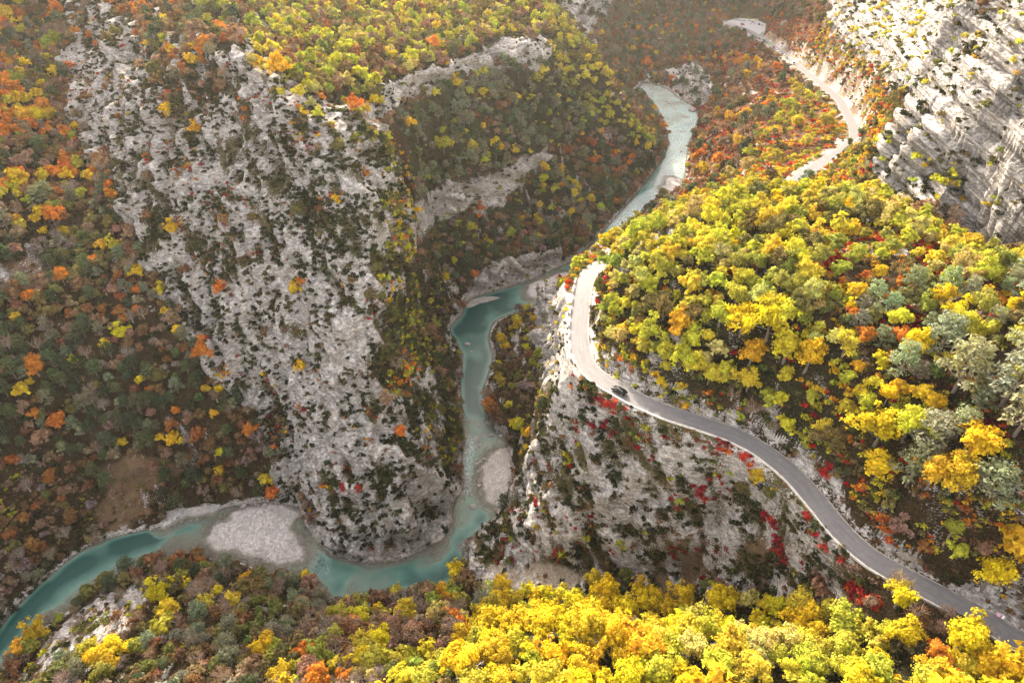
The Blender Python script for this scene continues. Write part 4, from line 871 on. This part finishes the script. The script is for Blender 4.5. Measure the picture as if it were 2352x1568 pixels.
PLACE = {'massif_base': 'at the cliff base', 'left_upper': 'on the wooded valley side', 'left_mid': 'on the brown valley side', 'left_bare': 'on the bare slope', 'left_green': 'in the pine wood', 'left_low': 'in the riverside wood', 'left_slide': 'on the slide', 'scree_patch': 'on the scree', 'slide_bare': 'on the bare slide',
 'massif': 'on the central cliff', 'massif_wood': 'on the cliff shoulder', 'massif_edge': 'on the cliff rim', 'massif_flank': 'on the cliff flank', 'flank': 'on the gorge side', 'plateau_lit': 'on the sunlit plateau', 'crest_open': 'on the open crest', 'band': 'on the rock band',
 'pine_slope': 'on the pine slope', 'ridge_lit': 'on the sunlit ridge', 'lower_slope': 'above the river', 'river_cliff': 'on the river rocks', 'far_valley': 'in the far valley', 'far_cliff': 'on the far cliff', 'shade_red': 'on the red slope', 'red_lit': 'on the sunlit slope',
 'red_up': 'above the far road', 'red_shade': 'by the car park', 'bright_cliff': 'on the bright cliff', 'right_cliff': 'on the layered cliff', 'plateau': 'in the sunlit wood', 'plateau_red': 'in the red scrub', 'plateau_edge': 'above the road bank', 'right_low': 'inland of the road',
 'spur_face': 'below the road', 'spur_low': 'low on the rock face', 'sand': 'by the sandy patch', 'west_cliff': 'on the sheer cliff', 'tip': 'on the spur tip', 'gully': 'beside the rapids', 'bottom_left': 'on the low bank', 'white_slope': 'on the white rocks', 'near_wood': 'in the near wood', 'bottom_mid': 'in the near brown wood', 'special': 'beside the road edge'}
ONES = 'zero one two three four five six seven eight nine ten eleven twelve thirteen fourteen fifteen sixteen seventeen eighteen nineteen'.split()
TENS = 'x x twenty thirty forty fifty sixty seventy eighty ninety'.split()
def num(n): n = max(0, min(99, int(n))); return ONES[n] if n < 20 else TENS[n // 10] + ('-' + ONES[n % 10] if n % 10 else '')
NOUN = {'broadleaf_tree': 'tree', 'pine_tree': 'pine', 'bare_tree': 'bare tree', 'shrub': 'shrub', 'red_bush': 'bush'}
GRP = {'broadleaf_tree': 'autumn broadleaf trees of the gorge', 'pine_tree': 'pines of the gorge', 'bare_tree': 'half bare trees of the gorge', 'shrub': 'shrubs on the slopes and cliffs', 'red_bush': 'red autumn bushes'}
used_labels = set()
def plant_label(p):
    kind, colr, x, y, z, r_, var, rot, zn, lab = p
    if lab: return lab
    u, v, _ = proj(x, y, z + r_ * .8)
    s = f"{SAY[colr]} {NOUN[kind]} {PLACE[zn]}, {num(u / 23.52)} percent across, {num(v / 15.68)} down the photo"
    return s
for i in sorted(single):
    p = plants[i]; kind, colr, x, y, z, r_, var, rot, zn, lab = p; me, tm = KIND[kind][var][:2]; L = plant_label(p); colv = (*ncol(C_[colr]), 1)
    if L in used_labels: L = ('bigger ' if r_ > (2.9 if tm else 1.1) else 'smaller ') + L
    if L in used_labels: L = 'rather ' + L
    if len(re.findall(r"[A-Za-z0-9]+", L)) > 16: L = L.replace('bigger ', '').replace('rather ', '').replace('percent across, ', 'percent across and ').replace(' down the photo', ' down')
    if L in used_labels: single.discard(i); continue
    used_labels.add(L)
    if tm:
        s = r_ / 3.0; root = bpy.data.objects.new(kind, None); COL.objects.link(root); root.location = (x, y, z); root.rotation_euler = (0, 0, rot); root.scale = (s, s, s * float(rng.uniform(.9, 1.15)))
        root.empty_display_size = .5
        c = bpy.data.objects.new('crown', me); COL.objects.link(c); c.parent = root; c.color = colv
        t = bpy.data.objects.new('trunk', tm); COL.objects.link(t); t.parent = root
    else:
        root = bpy.data.objects.new(kind, me); COL.objects.link(root); root.location = (x, y, z); root.rotation_euler = (0, 0, rot); root.scale = (r_, r_, r_ * float(rng.uniform(.75, 1.1))); root.color = colv
    tag(root, L, {'broadleaf_tree': 'tree', 'pine_tree': 'pine tree', 'bare_tree': 'bare tree', 'shrub': 'shrub', 'red_bush': 'bush'}[kind], GRP[kind])
MASS = {'broadleaf_tree': 'broadleaf_woodland', 'pine_tree': 'pine_woodland', 'bare_tree': 'leafless_woodland', 'shrub': 'scrub', 'red_bush': 'red_scrub'}
for kind in KIND:
    vs, fs_, ls, ts = [], [], [], []; off = 0
    for var, T in enumerate(KIND[kind]):
        idsv = [i for i, p in enumerate(plants) if p[0] == kind and p[6] == var and i not in single]
        if not idsv: continue
        _, _, fv, ff, fl = T; k = len(idsv)
        P_ = np.array([plants[i][2:6] for i in idsv]); rot = np.array([plants[i][7] for i in idsv]); sc = P_[:, 3] / (3.0 if kind.endswith('tree') else 1.0)
        c, s = np.cos(rot)[:, None], np.sin(rot)[:, None]
        X = (fv[None, :, 0] * c - fv[None, :, 1] * s) * sc[:, None] + P_[:, 0:1]; Y = (fv[None, :, 0] * s + fv[None, :, 1] * c) * sc[:, None] + P_[:, 1:2]; Zz = fv[None, :, 2] * sc[:, None] + P_[:, 2:3]
        vs.append(np.stack([X, Y, Zz], -1).reshape(-1, 3)); fs_.append((ff[None] + (np.arange(k) * len(fv))[:, None, None]).reshape(-1, 3) + off); off += k * len(fv)
        ls.append(np.tile(fl, k)); cl = np.array([ncol(C_[plants[i][1]]) for i in idsv]); ts.append(np.repeat(cl, len(fv), 0))
    if vs:
        o = mesh_np(MASS[kind], np.concatenate(vs), np.concatenate(fs_), M_LEAFS, {'leaf': np.concatenate(ls), 'tint': np.concatenate(ts)})
        tag(o, kind='stuff'); print(kind, len(o.data.polygons))
print('planted', round(time.time() - T0, 1))

# ------------------------------------------------------------------ vehicles
M_GLASS = simple('car_glass', (.01, .011, .013), .12, 0, **{'Specular IOR Level': .3}); M_TYRE = simple('tyre_rubber', (.02, .02, .02), .85); M_RIM = simple('wheel_rim', (.45, .45, .47), .3, .8); M_CHROME = simple('chrome_trim', (.45, .45, .46), .35, 1.0)
M_LAMP = simple('headlamp_glass', (.75, .76, .78), .1); M_TAIL = simple('tail_lamp_glass', (.45, .01, .015), .2); M_PLATE = simple('number_plate_blank', (.75, .75, .72), .5)
def paint(name, c): return simple(name, c, .25, .15, **{'Coat Weight': .6, 'Coat Roughness': .06})
def loft(secs, closed=True):
    v, f = [], []; k = len(secs[0])
    for q in secs: v += q
    for i in range(len(secs) - 1):
        for j in range(k): f.append((i * k + j, i * k + (j + 1) % k, (i + 1) * k + (j + 1) % k, (i + 1) * k + j))
    f += [tuple(range(k))[::-1], tuple(range((len(secs) - 1) * k, len(secs) * k))]
    return v, f
def mesh_obj(name, v, f, material, parent=None, smooth=True):
    me = bpy.data.meshes.new(name); me.from_pydata([tuple(map(float, q)) for q in v], [], f); me.materials.append(material)
    if smooth: me.shade_smooth()
    bm = bmesh.new(); bm.from_mesh(me); bmesh.ops.recalc_face_normals(bm, faces=bm.faces); bm.to_mesh(me); bm.free()
    o = bpy.data.objects.new(name, me); COL.objects.link(o); o.parent = parent; return o
def boxes(name, bs, material, parent=None, bev=.0):
    bm = bmesh.new()
    for (x, y, z, a, b, c) in bs: bmesh.ops.create_cube(bm, size=1, matrix=Matrix.Translation((x, y, z)) @ Matrix.Diagonal((a, b, c, 1)))
    if bev: bmesh.ops.bevel(bm, geom=bm.edges[:], offset=bev, segments=2, affect='EDGES')
    me = bpy.data.meshes.new(name); bm.to_mesh(me); bm.free(); me.materials.append(material); o = bpy.data.objects.new(name, me); COL.objects.link(o); o.parent = parent; return o
def make_car(name, pm, shape='estate'):
    """x forward, origin on the ground under the middle"""
    S = {'estate': (4.6, .92, 1.46, [-2.05, -1.75, .35, 1.15]), 'hatch': (4.0, .86, 1.48, [-1.85, -1.6, .3, 1.05]), 'van': (5.0, .97, 2.05, [-2.45, -2.35, 1.35, 2.0])}[shape]
    Lh, Wd, Ht, cab = S[0] / 2, S[1], S[2], S[3]; root = bpy.data.objects.new(name, None); COL.objects.link(root)
    sh = .92 if shape != 'van' else 1.1
    def sec(x, w_, z0, z1): return [(x, -w_ * .92, z0), (x, -w_, z0 + .12), (x, -w_, z1 - .22), (x, -w_ * .93, z1 - .05), (x, -w_ * .78, z1), (x, w_ * .78, z1), (x, w_ * .93, z1 - .05), (x, w_, z1 - .22), (x, w_, z0 + .12), (x, w_ * .92, z0)]
    st_ = [(-Lh, .80, .42, .82), (-Lh + .06, .93, .30, sh), (-Lh + .5, 1, .22, sh + .03), (-.8, 1, .2, sh + .02), (.6, 1, .2, sh), (cab[3] + .1, 1, .2, sh - .02), (Lh - .5, .97, .22, sh - .12), (Lh - .1, .86, .3, sh - .25), (Lh, .7, .42, .62)]
    v, f = loft([sec(x, w_ * Wd, a, b) for x, w_, a, b in st_]); mesh_obj('body', v, f, pm, root)
    def cs(x, w_, z0, z1, wt): return [(x, -w_, z0), (x, -(w_ + wt) / 2 - .02, (z0 + z1) / 2), (x, -wt, z1), (x, wt, z1), (x, (w_ + wt) / 2 + .02, (z0 + z1) / 2), (x, w_, z0)]
    gl = [cs(cab[0], Wd * .86, sh - .05, sh + .03, Wd * .80), cs(cab[1], Wd * .88, sh - .05, Ht - .12, Wd * .70), cs((cab[1] + cab[2]) / 2, Wd * .90, sh - .05, Ht - .04, Wd * .72), cs(cab[2], Wd * .90, sh - .05, Ht - .06, Wd * .70), cs(cab[3], Wd * .86, sh - .06, sh + .02, Wd * .80)]
    v, f = loft(gl); mesh_obj('window_glass', v, f, M_GLASS, root)
    def rs(x, wt, z): return [(x, -wt, z - .06), (x, -wt * .96, z), (x, -wt * .6, z + .025), (x, wt * .6, z + .025), (x, wt * .96, z), (x, wt, z - .06)]
    v, f = loft([rs(cab[1] - .04, Wd * .70, Ht - .10), rs(cab[1] + .3, Wd * .73, Ht - .01), rs((cab[1] + cab[2]) / 2, Wd * .74, Ht + .01), rs(cab[2] - .2, Wd * .73, Ht - .01), rs(cab[2] + .06, Wd * .70, Ht - .07)]); mesh_obj('roof', v, f, pm, root)
    for sx in (-Lh + .85, Lh - .88):
        for sy in (-1, 1):
            vv, ff = loft([[(sx + math.cos(a) * r_, sy * (Wd - .20 + y), .33 + math.sin(a) * r_) for a in [k * math.pi / 8 for k in range(16)]] for y, r_ in ((0, .30), (.02, .33), (.17, .33), (.20, .30))]); wh = mesh_obj('wheel', vv, ff, M_TYRE, root)
            vv, ff = loft([[(sx + math.cos(a) * r_, sy * (Wd + y), .33 + math.sin(a) * r_) for a in [k * math.pi / 8 for k in range(16)]] for y, r_ in ((-.005, .21), (.012, .19))]); mesh_obj('rim', vv, ff, M_RIM, wh)
    for sy in (-1, 1):
        boxes('headlight', [(Lh - .13, sy * Wd * .68, .66, .14, .30, .13)], M_LAMP, root, .03); boxes('tail_light', [(-Lh + .05, sy * Wd * .74, .80, .12, .26, .20)], M_TAIL, root, .03)
        boxes('mirror', [(cab[3] - .15, sy * (Wd + .10), sh + .06, .12, .20, .12)], pm, root, .03)
        boxes('roof_rail', [((cab[1] + cab[2]) / 2, sy * Wd * .66, Ht + .055, cab[2] - cab[1] - .35, .035, .035)], M_CHROME, root)
        boxes('side_trim', [(-.35, sy * (Wd * .955), sh - .03, 2.9, .03, .03)], M_CHROME, root)
    boxes('number_plate', [(-Lh - .005, 0, .62, .03, .50, .12)], M_PLATE, root)
    return root
def tree_copy(o, parent=None):
    c = o.copy(); COL.objects.link(c)
    if parent: c.parent = parent
    for ch in o.children: tree_copy(ch, c)
    return c
RA = np.array([list(p) for p in ROAD])
def on_road(u, v, z, lateral=None):
    """nearest place on the road to the point seen at (u, v); lateral > 0 is left of travel"""
    p = np.array(P(u, v, z=z)); i = int(np.argmin(np.hypot(RA[:, 0] - p[0], RA[:, 1] - p[1]))); a, b = RA[max(i - 1, 0)], RA[min(i + 1, len(RA) - 1)]; t = (b - a)[:2]; t /= np.linalg.norm(t)
    q = p[:2] if lateral is None else RA[i, :2] + t * float(np.dot(p[:2] - RA[i, :2], t)) + np.array([-t[1], t[0]]) * lateral
    return q[0], q[1], RA[i, 2], math.atan2(t[1], t[0])
x, y, z, h = on_road(1422, 896, 65.6)
car = make_car('car', simple('black_car_paint', (.003, .003, .004), .4, 0, **{'Specular IOR Level': .08})); tag(car, 'black estate car driving round the bend of the near road', 'car'); car.location = (x, y, z + .02); car.rotation_euler = (0, 0, h)
PAINTS = {k: paint(k + '_car_paint', c) for k, c in {'white': (.78, .78, .76), 'silver': (.45, .46, .48), 'dark': (.035, .04, .05), 'green': (.22, .55, .03), 'maroon': (.22, .03, .035), 'cream': (.66, .60, .30), 'grey': (.18, .19, .20), 'red': (.50, .02, .02)}.items()}
PROTO = {}
def zz(x, y): return (2680 + .17007 * x) / 1.6327, (40 + .17007 * y) / 1.6327
for zx, zy, colr, shape, lab in [(835, 650, 'silver', 'estate', 'silver car at the car park end of the roadside row'), (905, 682, 'dark', 'estate', 'dark car second from the car park end of the roadside row'), (985, 735, 'grey', 'hatch', 'grey hatchback parked just before the bright green car'),
                                 (1075, 785, 'green', 'hatch', 'bright green hatchback in the roadside row'), (1160, 830, 'silver', 'estate', 'silver car between the green and the maroon parked cars'), (1240, 880, 'maroon', 'hatch', 'maroon hatchback in the middle of the roadside row'),
                                 (1385, 960, 'white', 'estate', 'white car first after the gap in the roadside row'), (1475, 1015, 'white', 'hatch', 'white hatchback behind the first white car after the gap'), (1550, 1080, 'dark', 'hatch', 'dark hatchback parked before the cream car'),
                                 (1625, 1130, 'cream', 'hatch', 'cream yellow hatchback near the lower end of the row'), (1715, 1180, 'grey', 'estate', 'grey car at the lower end of the roadside row'), (1890, 1330, 'white', 'van', 'white van parked alone below the roadside row')]:
    key = (colr, shape)
    if key in PROTO: c = tree_copy(PROTO[key])
    else: c = PROTO[key] = make_car('van' if shape == 'van' else 'car', PAINTS[colr], shape)
    u, v = zz(zx, zy); x, y, z, h = on_road(u, v, 32, 2.6 if zy > 600 else 2.3)
    c.location = (x, y, z + .03); c.rotation_euler = (0, 0, h + math.pi); tag(c, lab, 'van' if shape == 'van' else 'car', 'vehicles parked along the far road' if shape != 'van' else None)
for zx, zy, colr, shape, rot, lab in [(615, 318, 'red', 'hatch', .1, 'red hatchback at the back wall of the car park'), (975, 318, 'dark', 'hatch', 1.4, 'dark hatchback in the corner of the car park'), (1048, 335, 'white', 'hatch', 1.4, 'white hatchback nose out beside the dark one in the car park'),
                                      (1008, 545, 'white', 'estate', .9, 'white estate car at the rocky side of the car park'), (1045, 500, 'white', 'estate', .9, 'farther white estate car at the rocky side of the car park')]:
    key = (colr, shape)
    if key in PROTO: c = tree_copy(PROTO[key])
    else: c = PROTO[key] = make_car('car', PAINTS[colr], shape)
    p = P(*zz(zx, zy), z=28.6); c.location = (p[0], p[1], 28.56); c.rotation_euler = (0, 0, rot); tag(c, lab, 'car', 'vehicles in the far car park')

# ------------------------------------------------------------------ walls, sign
def wall_line(name, line, width, z0, z1, material, cap=None):
    v, f = [], []
    for i, p in enumerate(line):
        a = line[max(i - 1, 0)]; b = line[min(i + 1, len(line) - 1)]; t = np.array([b[0] - a[0], b[1] - a[1]]); t /= np.linalg.norm(t) + 1e-9; nx_, ny_ = -t[1] * width / 2, t[0] * width / 2; j = .03 * math.sin(i * 2.7)
        v += [(p[0] - nx_, p[1] - ny_, p[2] + z0), (p[0] - nx_, p[1] - ny_, p[2] + z1 + j), (p[0] + nx_, p[1] + ny_, p[2] + z1 + j), (p[0] + nx_, p[1] + ny_, p[2] + z0)]
    for i in range(len(line) - 1):
        for k in range(4): f.append((i * 4 + k, i * 4 + (k + 1) % 4, i * 4 + 4 + (k + 1) % 4, i * 4 + 4 + k))
    f += [(0, 1, 2, 3), tuple(len(v) - 4 + k for k in (3, 2, 1, 0))]
    return mesh_obj(name, v, f, material, None, False)
edge_l = offset_line(near, ROADW + .55)
i0 = next(i for i, p in enumerate(edge_l) if p[1] > 148); i1 = next(i for i, p in enumerate(edge_l) if p[1] > 196)
o = wall_line('kerb_wall', edge_l[:i0], .34, -.5, .42, M_WALL); tag(o, 'long low pale kerb wall along the outer edge of the road', 'wall')
k = 0
for i in range(i0, i1 - 1, 2):
    a, b = np.array(edge_l[i]), np.array(edge_l[min(i + 1, len(edge_l) - 1)]); d_ = b - a
    o = wall_line('parapet_block', [a, a + d_ * .45, a + d_ * .9, a + d_ * 1.3], .42, -.4, .75, M_WALL); k += 1
    tag(o, f'pale stone parapet block on the outer road edge, number {num(k)} from the bend towards the spur tip', 'parapet', 'parapet blocks at the sheer spur edge')
    o['label'] = f'pale stone parapet block on the sheer road edge, {num(k)} along from the bend'
M_CONC = rock_mat('retaining_concrete', (.30, .29, .27), (.40, .385, .36))
PL = [P(u, v, z=28.5) for u, v in [(1660, 49), (1672, 52), (1684, 57), (1695, 63), (1703, 72), (1712, 80), (1724, 88), (1738, 94)]]
o = wall_line('retaining_wall', smooth_line(PL, 4), .6, -9, .7, M_CONC); tag(o, 'curved grey retaining wall holding up the car park', 'wall')
PB = [P(u, v, z=28.5) for u, v in [(1686, 46), (1700, 49), (1715, 49), (1735, 46), (1750, 47), (1762, 52)]]
o = wall_line('back_wall', smooth_line(PB, 4), .5, -1, 1.1, M_CONC); tag(o, 'low grey wall along the far side of the car park', 'wall')
p = P(*zz(830, 262), z=28.6); st_ = bpy.data.objects.new('drinks_stall', None); COL.objects.link(st_); st_.location = (p[0], p[1], 28.55); tag(st_, 'small stall with a yellow awning at the back of the car park', 'stall')
boxes('counter', [(0, 0, .5, 2.6, .8, 1.0)], simple('stall_counter', (.30, .28, .26), .7), st_, .03); boxes('awning', [(0, -.2, 2.35, 3.4, 2.2, .10)], simple('yellow_awning', (.72, .60, .08), .7), st_, .03)
for sx in (-1.5, 1.5):
    for sy in (-1.1, .7): boxes('post', [(sx, sy, 1.15, .07, .07, 2.3)], M_RIM, st_)
p = P(*zz(706, 262), z=28.6); ib = bpy.data.objects.new('information_board', None); COL.objects.link(ib); ib.location = (p[0], p[1], 28.55); tag(ib, 'white information board beside the stall in the car park', 'board')
boxes('panel', [(0, 0, 1.6, 1.1, .07, 1.7)], M_PLATE, ib, .01); boxes('post', [(-.45, .06, .8, .08, .08, 1.6)], M_RIM, ib); boxes('post', [(.45, .06, .8, .08, .08, 1.6)], M_RIM, ib)

base = Vector(P(2311, 1421, z=60.4)); base.z = ground(base.x, base.y) - .1; tip_ = Vector(P(2294, 1411, z=base.z + 2.6)); ax = (tip_ - base)
sg = bpy.data.objects.new('road_sign', None); COL.objects.link(sg); sg.location = base; tag(sg, 'leaning round road sign with red rim and a white plate at the roadside', 'sign')
v, f = tube([(0, 0, 0), tuple(ax * .5), tuple(ax)], [.045, .045, .045], 8); mesh_obj('pole', v, f, M_RIM, sg)
rot = (CAMV - tip_).to_track_quat('Z', 'Y').to_matrix().to_4x4()
def disc(name, r0, r1, dz, material, at):
    v, f = [], []; n = 32
    for k in range(n): a = 2 * math.pi * k / n; v += [(math.cos(a) * r0, math.sin(a) * r0, dz), (math.cos(a) * r1, math.sin(a) * r1, dz), (math.cos(a) * r1, math.sin(a) * r1, dz - .03), (math.cos(a) * r0, math.sin(a) * r0, dz - .03)]
    for k in range(n):
        q = (k + 1) % n
        for e in range(4): f.append((k * 4 + e, k * 4 + (e + 1) % 4, q * 4 + (e + 1) % 4, q * 4 + e))
    o_ = mesh_obj(name, v, f, material, sg, False); o_.matrix_local = Matrix.Translation(at) @ rot; return o_
sdir = ax.normalized(); at = ax * 1.0
disc('sign_face', .0, .36, .05, simple('sign_face_grey', (.34, .33, .40), .5), at); disc('sign_rim', .355, .45, .06, simple('sign_rim_red', (.50, .04, .08), .5), at)
pl = boxes('plate', [(0, 0, 0, .34, .70, .04)], simple('sign_plate_white', (.85, .85, .92), .5), sg, .02); pl.matrix_local = Matrix.Translation(ax * .70 + Vector((.42, -.18, -.1))) @ rot

# ------------------------------------------------------------------ boulders
def boulder_mesh(seed):
    bm = bmesh.new(); bmesh.ops.create_icosphere(bm, subdivisions=3, radius=1); g = np.random.default_rng(seed); co = np.array([q.co[:] for q in bm.verts])
    for k in range(9):
        nn = g.normal(size=3); nn /= np.linalg.norm(nn); cut = g.uniform(.5, .85); dd = co @ nn; co = co - np.outer(np.clip(dd - cut, 0, None), nn) * .9
    co *= (1 + .10 * fbm(co[:, 0] + seed, co[:, 1], co[:, 2], .8, 3, seed))[:, None]; co *= g.uniform(.75, 1.15, 3) * np.array([1, 1, .72])
    for q, c in zip(bm.verts, co): q.co = c
    me = bpy.data.meshes.new('boulder'); bm.to_mesh(me); bm.free(); me.materials.append(M_BOULDER); return me
BM = [boulder_mesh(s_) for s_ in range(7)]
def surf(x, y): return ground(x, y)
nb = 0
BL_SPOTS = [(1143, 982, 2.3, 'largest boulder above the gravel bar in the rapids'), (1128, 1003, 1.5, None), (1150, 1003, 1.4, None), (1102, 1026, 1.3, None), (1085, 1165, 1.6, None), (1075, 795, 1.6, None), (1083, 812, 1.1, None), (1590, 258, 4.2, 'broad pale flat rock at the edge of the far river'),
            (560, 1163, 1.3, None), (610, 1158, 1.1, None), (350, 1212, 1.2, None)]
for (u0, v0, u1, v1, n_b, lo, hi) in [(1075, 965, 1158, 1012, 40, .45, 1.6), (1068, 1010, 1130, 1060, 34, .4, 1.3), (1062, 1055, 1108, 1140, 28, .4, 1.2), (1122, 735, 1150, 960, 26, .3, .8), (1400, 165, 1530, 225, 48, .8, 2.8), (1420, 500, 1500, 420, 22, .5, 1.4), (1560, 340, 1592, 430, 18, .6, 1.6), (1490, 225, 1600, 250, 14, .8, 2.2), (560, 1150, 700, 1170, 16, .3, .9), (1065, 1240, 1110, 1320, 14, .4, 1.4), (380, 1188, 470, 1200, 8, .3, .8), (330, 660, 410, 715, 12, .4, .9)]:
    for i in range(n_b): BL_SPOTS.append((u0 + (u1 - u0) * rng.uniform(), v0 + (v1 - v0) * rng.uniform(), lo + (hi - lo) * rng.uniform() ** 2, None))
for u, v, r_, lab in BL_SPOTS:
    p = hit(u, v)
    if p is None or p.z > 40 and v > 720: continue
    if nb > 255: break
    o = bpy.data.objects.new('boulder', BM[int(rng.integers(len(BM)))]); COL.objects.link(o); o.location = (p.x, p.y, max(p.z, -.5) + r_ * .18); o.rotation_euler = (rng.uniform(-.2, .2), rng.uniform(-.2, .2), rng.uniform(0, 6.28)); o.scale = (r_, r_ * rng.uniform(.7, 1), r_ * rng.uniform(.7, 1))
    L = lab or f"{'big' if r_ > 1.2 else 'small' if r_ < .55 else 'mid-sized'} grey boulder {'by the rapids' if 900 < v < 1200 else 'by the river'}, {num(u / 23.52)} percent across, {num(v / 15.68)} down the photo"
    q = ''
    if L in used_labels: L = 'rather angular ' + L.replace('percent ', '')
    if L in used_labels: bpy.data.objects.remove(o); continue
    used_labels.add(L); tag(o, L, 'boulder', 'boulders along the river'); nb += 1
for u, v, a, b, rz_, lab in [(1118, 688, 9.5, 2.6, .25, 'long flat pale rock shelf at the head of the green pool'), (1085, 700, 4.5, 2.0, .3, 'short end piece of the flat rock shelf by the pool')]:
    p = P(u, v, z=.2); o = bpy.data.objects.new('rock_shelf', BM[2].copy()); COL.objects.link(o); o.location = (p[0], p[1], .1); o.scale = (a, b, 1.1); o.rotation_euler = (0, 0, rz_); tag(o, lab, 'rock')

# ------------------------------------------------------------------ people in the far car park
def person(x, y, z, h, top, legs, stride, label):
    skin_v = {'hip': (0, 0, .92), 'waist': (0, 0, 1.08), 'chest': (0, .02, 1.32), 'neck': (0, 0, 1.50), 'head': (0, .02, 1.62), 'crown': (0, .01, 1.74)}
    rad = {'hip': .15, 'waist': .13, 'chest': .16, 'neck': .055, 'head': .10, 'crown': .07}; ed = [('hip', 'waist'), ('waist', 'chest'), ('chest', 'neck'), ('neck', 'head'), ('head', 'crown')]
    for s_, n__ in ((-1, 'l'), (1, 'r')):
        f_ = s_ * stride
        for k, c, r_ in [('sho', (.19 * s_, 0, 1.42), .06), ('elb', (.25 * s_, -.04 - f_ * .2, 1.14), .042), ('wri', (.24 * s_, .08 - f_ * .3, .90), .03), ('hand', (.24 * s_, .11 - f_ * .3, .82), .034), ('thi', (.10 * s_, 0, .86), .095), ('kne', (.11 * s_, .04 + f_ * .3, .48), .062), ('ank', (.11 * s_, f_ * .45, .09), .042), ('toe', (.12 * s_, .16 + f_ * .45, .04), .036)]:
            skin_v[k + n__] = c; rad[k + n__] = r_
        ed += [('chest', 'sho' + n__), ('sho' + n__, 'elb' + n__), ('elb' + n__, 'wri' + n__), ('wri' + n__, 'hand' + n__), ('hip', 'thi' + n__), ('thi' + n__, 'kne' + n__), ('kne' + n__, 'ank' + n__), ('ank' + n__, 'toe' + n__)]
    ks = list(skin_v); me = bpy.data.meshes.new('person'); me.from_pydata([skin_v[k] for k in ks], [(ks.index(a), ks.index(b)) for a, b in ed], [])
    o = bpy.data.objects.new('person', me); COL.objects.link(o); md = o.modifiers.new('skin', 'SKIN')
    for i, k in enumerate(ks): me.skin_vertices[0].data[i].radius = (rad[k], rad[k]); me.skin_vertices[0].data[i].use_root = (k == 'hip')
    sub = o.modifiers.new('sub', 'SUBSURF'); sub.levels = 1; sub.render_levels = 1
    dg = bpy.context.evaluated_depsgraph_get(); ev = bpy.data.meshes.new_from_object(o.evaluated_get(dg)); o.modifiers.clear(); o.data = ev
    ev.materials.clear()
    for m__ in (top, legs, M_SKIN, M_HAIR): ev.materials.append(m__)
    for q in ev.polygons:
        c = q.center; q.material_index = 3 if (c.z > 1.66 or (c.z > 1.58 and c.y < 0)) else 2 if c.z > 1.47 or (abs(c.x) > .19 and c.z < .93) else 0 if c.z > .93 else 1
        q.use_smooth = True
    o.location = (x, y, z); o.rotation_euler = (0, 0, h); tag(o, label, 'person', 'people standing in the far car park'); return o
M_SKIN = simple('skin', (.45, .27, .19), .6); M_HAIR = simple('dark_hair', (.05, .03, .02), .7)
CLO = {k: simple(k + '_cloth', c, .85) for k, c in {'black': (.02, .02, .025), 'red': (.40, .04, .03), 'blue': (.05, .08, .20), 'grey': (.15, .15, .16), 'white': (.6, .6, .58), 'brown': (.12, .07, .04)}.items()}
for zx, zy, t_, l_, h, lab in [(600, 368, 'red', 'black', 1.0, 'person in a red top standing below the red car'), (617, 450, 'grey', 'blue', 2.0, 'person in grey at the wall side of the car park group'), (652, 458, 'brown', 'black', .5, 'person in a brown jacket in the middle of the car park group'),
                               (684, 440, 'black', 'black', 3.0, 'person all in black in the car park group'), (732, 478, 'blue', 'grey', 4.0, 'person in a blue jacket standing apart from the group'), (792, 318, 'black', 'blue', .2, 'person in a black jacket in front of the stall'),
                               (880, 310, 'grey', 'black', 2.4, 'person in grey at the corner of the back wall'), (402, 302, 'white', 'blue', 1.2, 'person in a white shirt at the narrow end of the car park'), (440, 306, 'black', 'grey', 5.0, 'person in black beside the one in a white shirt')]:
    p = P(*zz(zx, zy), z=28.6); person(p[0], p[1], 28.55, h, CLO[t_], CLO[l_], .5 if zx % 2 else .1, lab)
print('objects', round(time.time() - T0, 1))

# ------------------------------------------------------------------ haze
hm = bpy.data.materials.new('haze_air'); hm.use_nodes = True; ht = hm.node_tree; ht.nodes.clear()
hv = ht.nodes.new('ShaderNodeVolumePrincipled'); hv.inputs['Color'].default_value = (.97, .93, .87, 1); hv.inputs['Density'].default_value = .000052; hv.inputs['Anisotropy'].default_value = .5
ho = ht.nodes.new('ShaderNodeOutputMaterial'); ht.links.new(hv.outputs[0], ho.inputs['Volume'])
bm = bmesh.new(); bmesh.ops.create_cube(bm, size=1); me = bpy.data.meshes.new('haze'); bm.to_mesh(me); bm.free(); me.materials.append(hm)
hz = bpy.data.objects.new('haze', me); COL.objects.link(hz); hz.location = (0, 455, (VZ.max() + 12 - 6) / 2 - 2); hz.scale = (900, 1090, VZ.max() + 22); tag(hz, kind='stuff')
print('done', round(time.time() - T0, 1), VZ.min(), VZ.max())
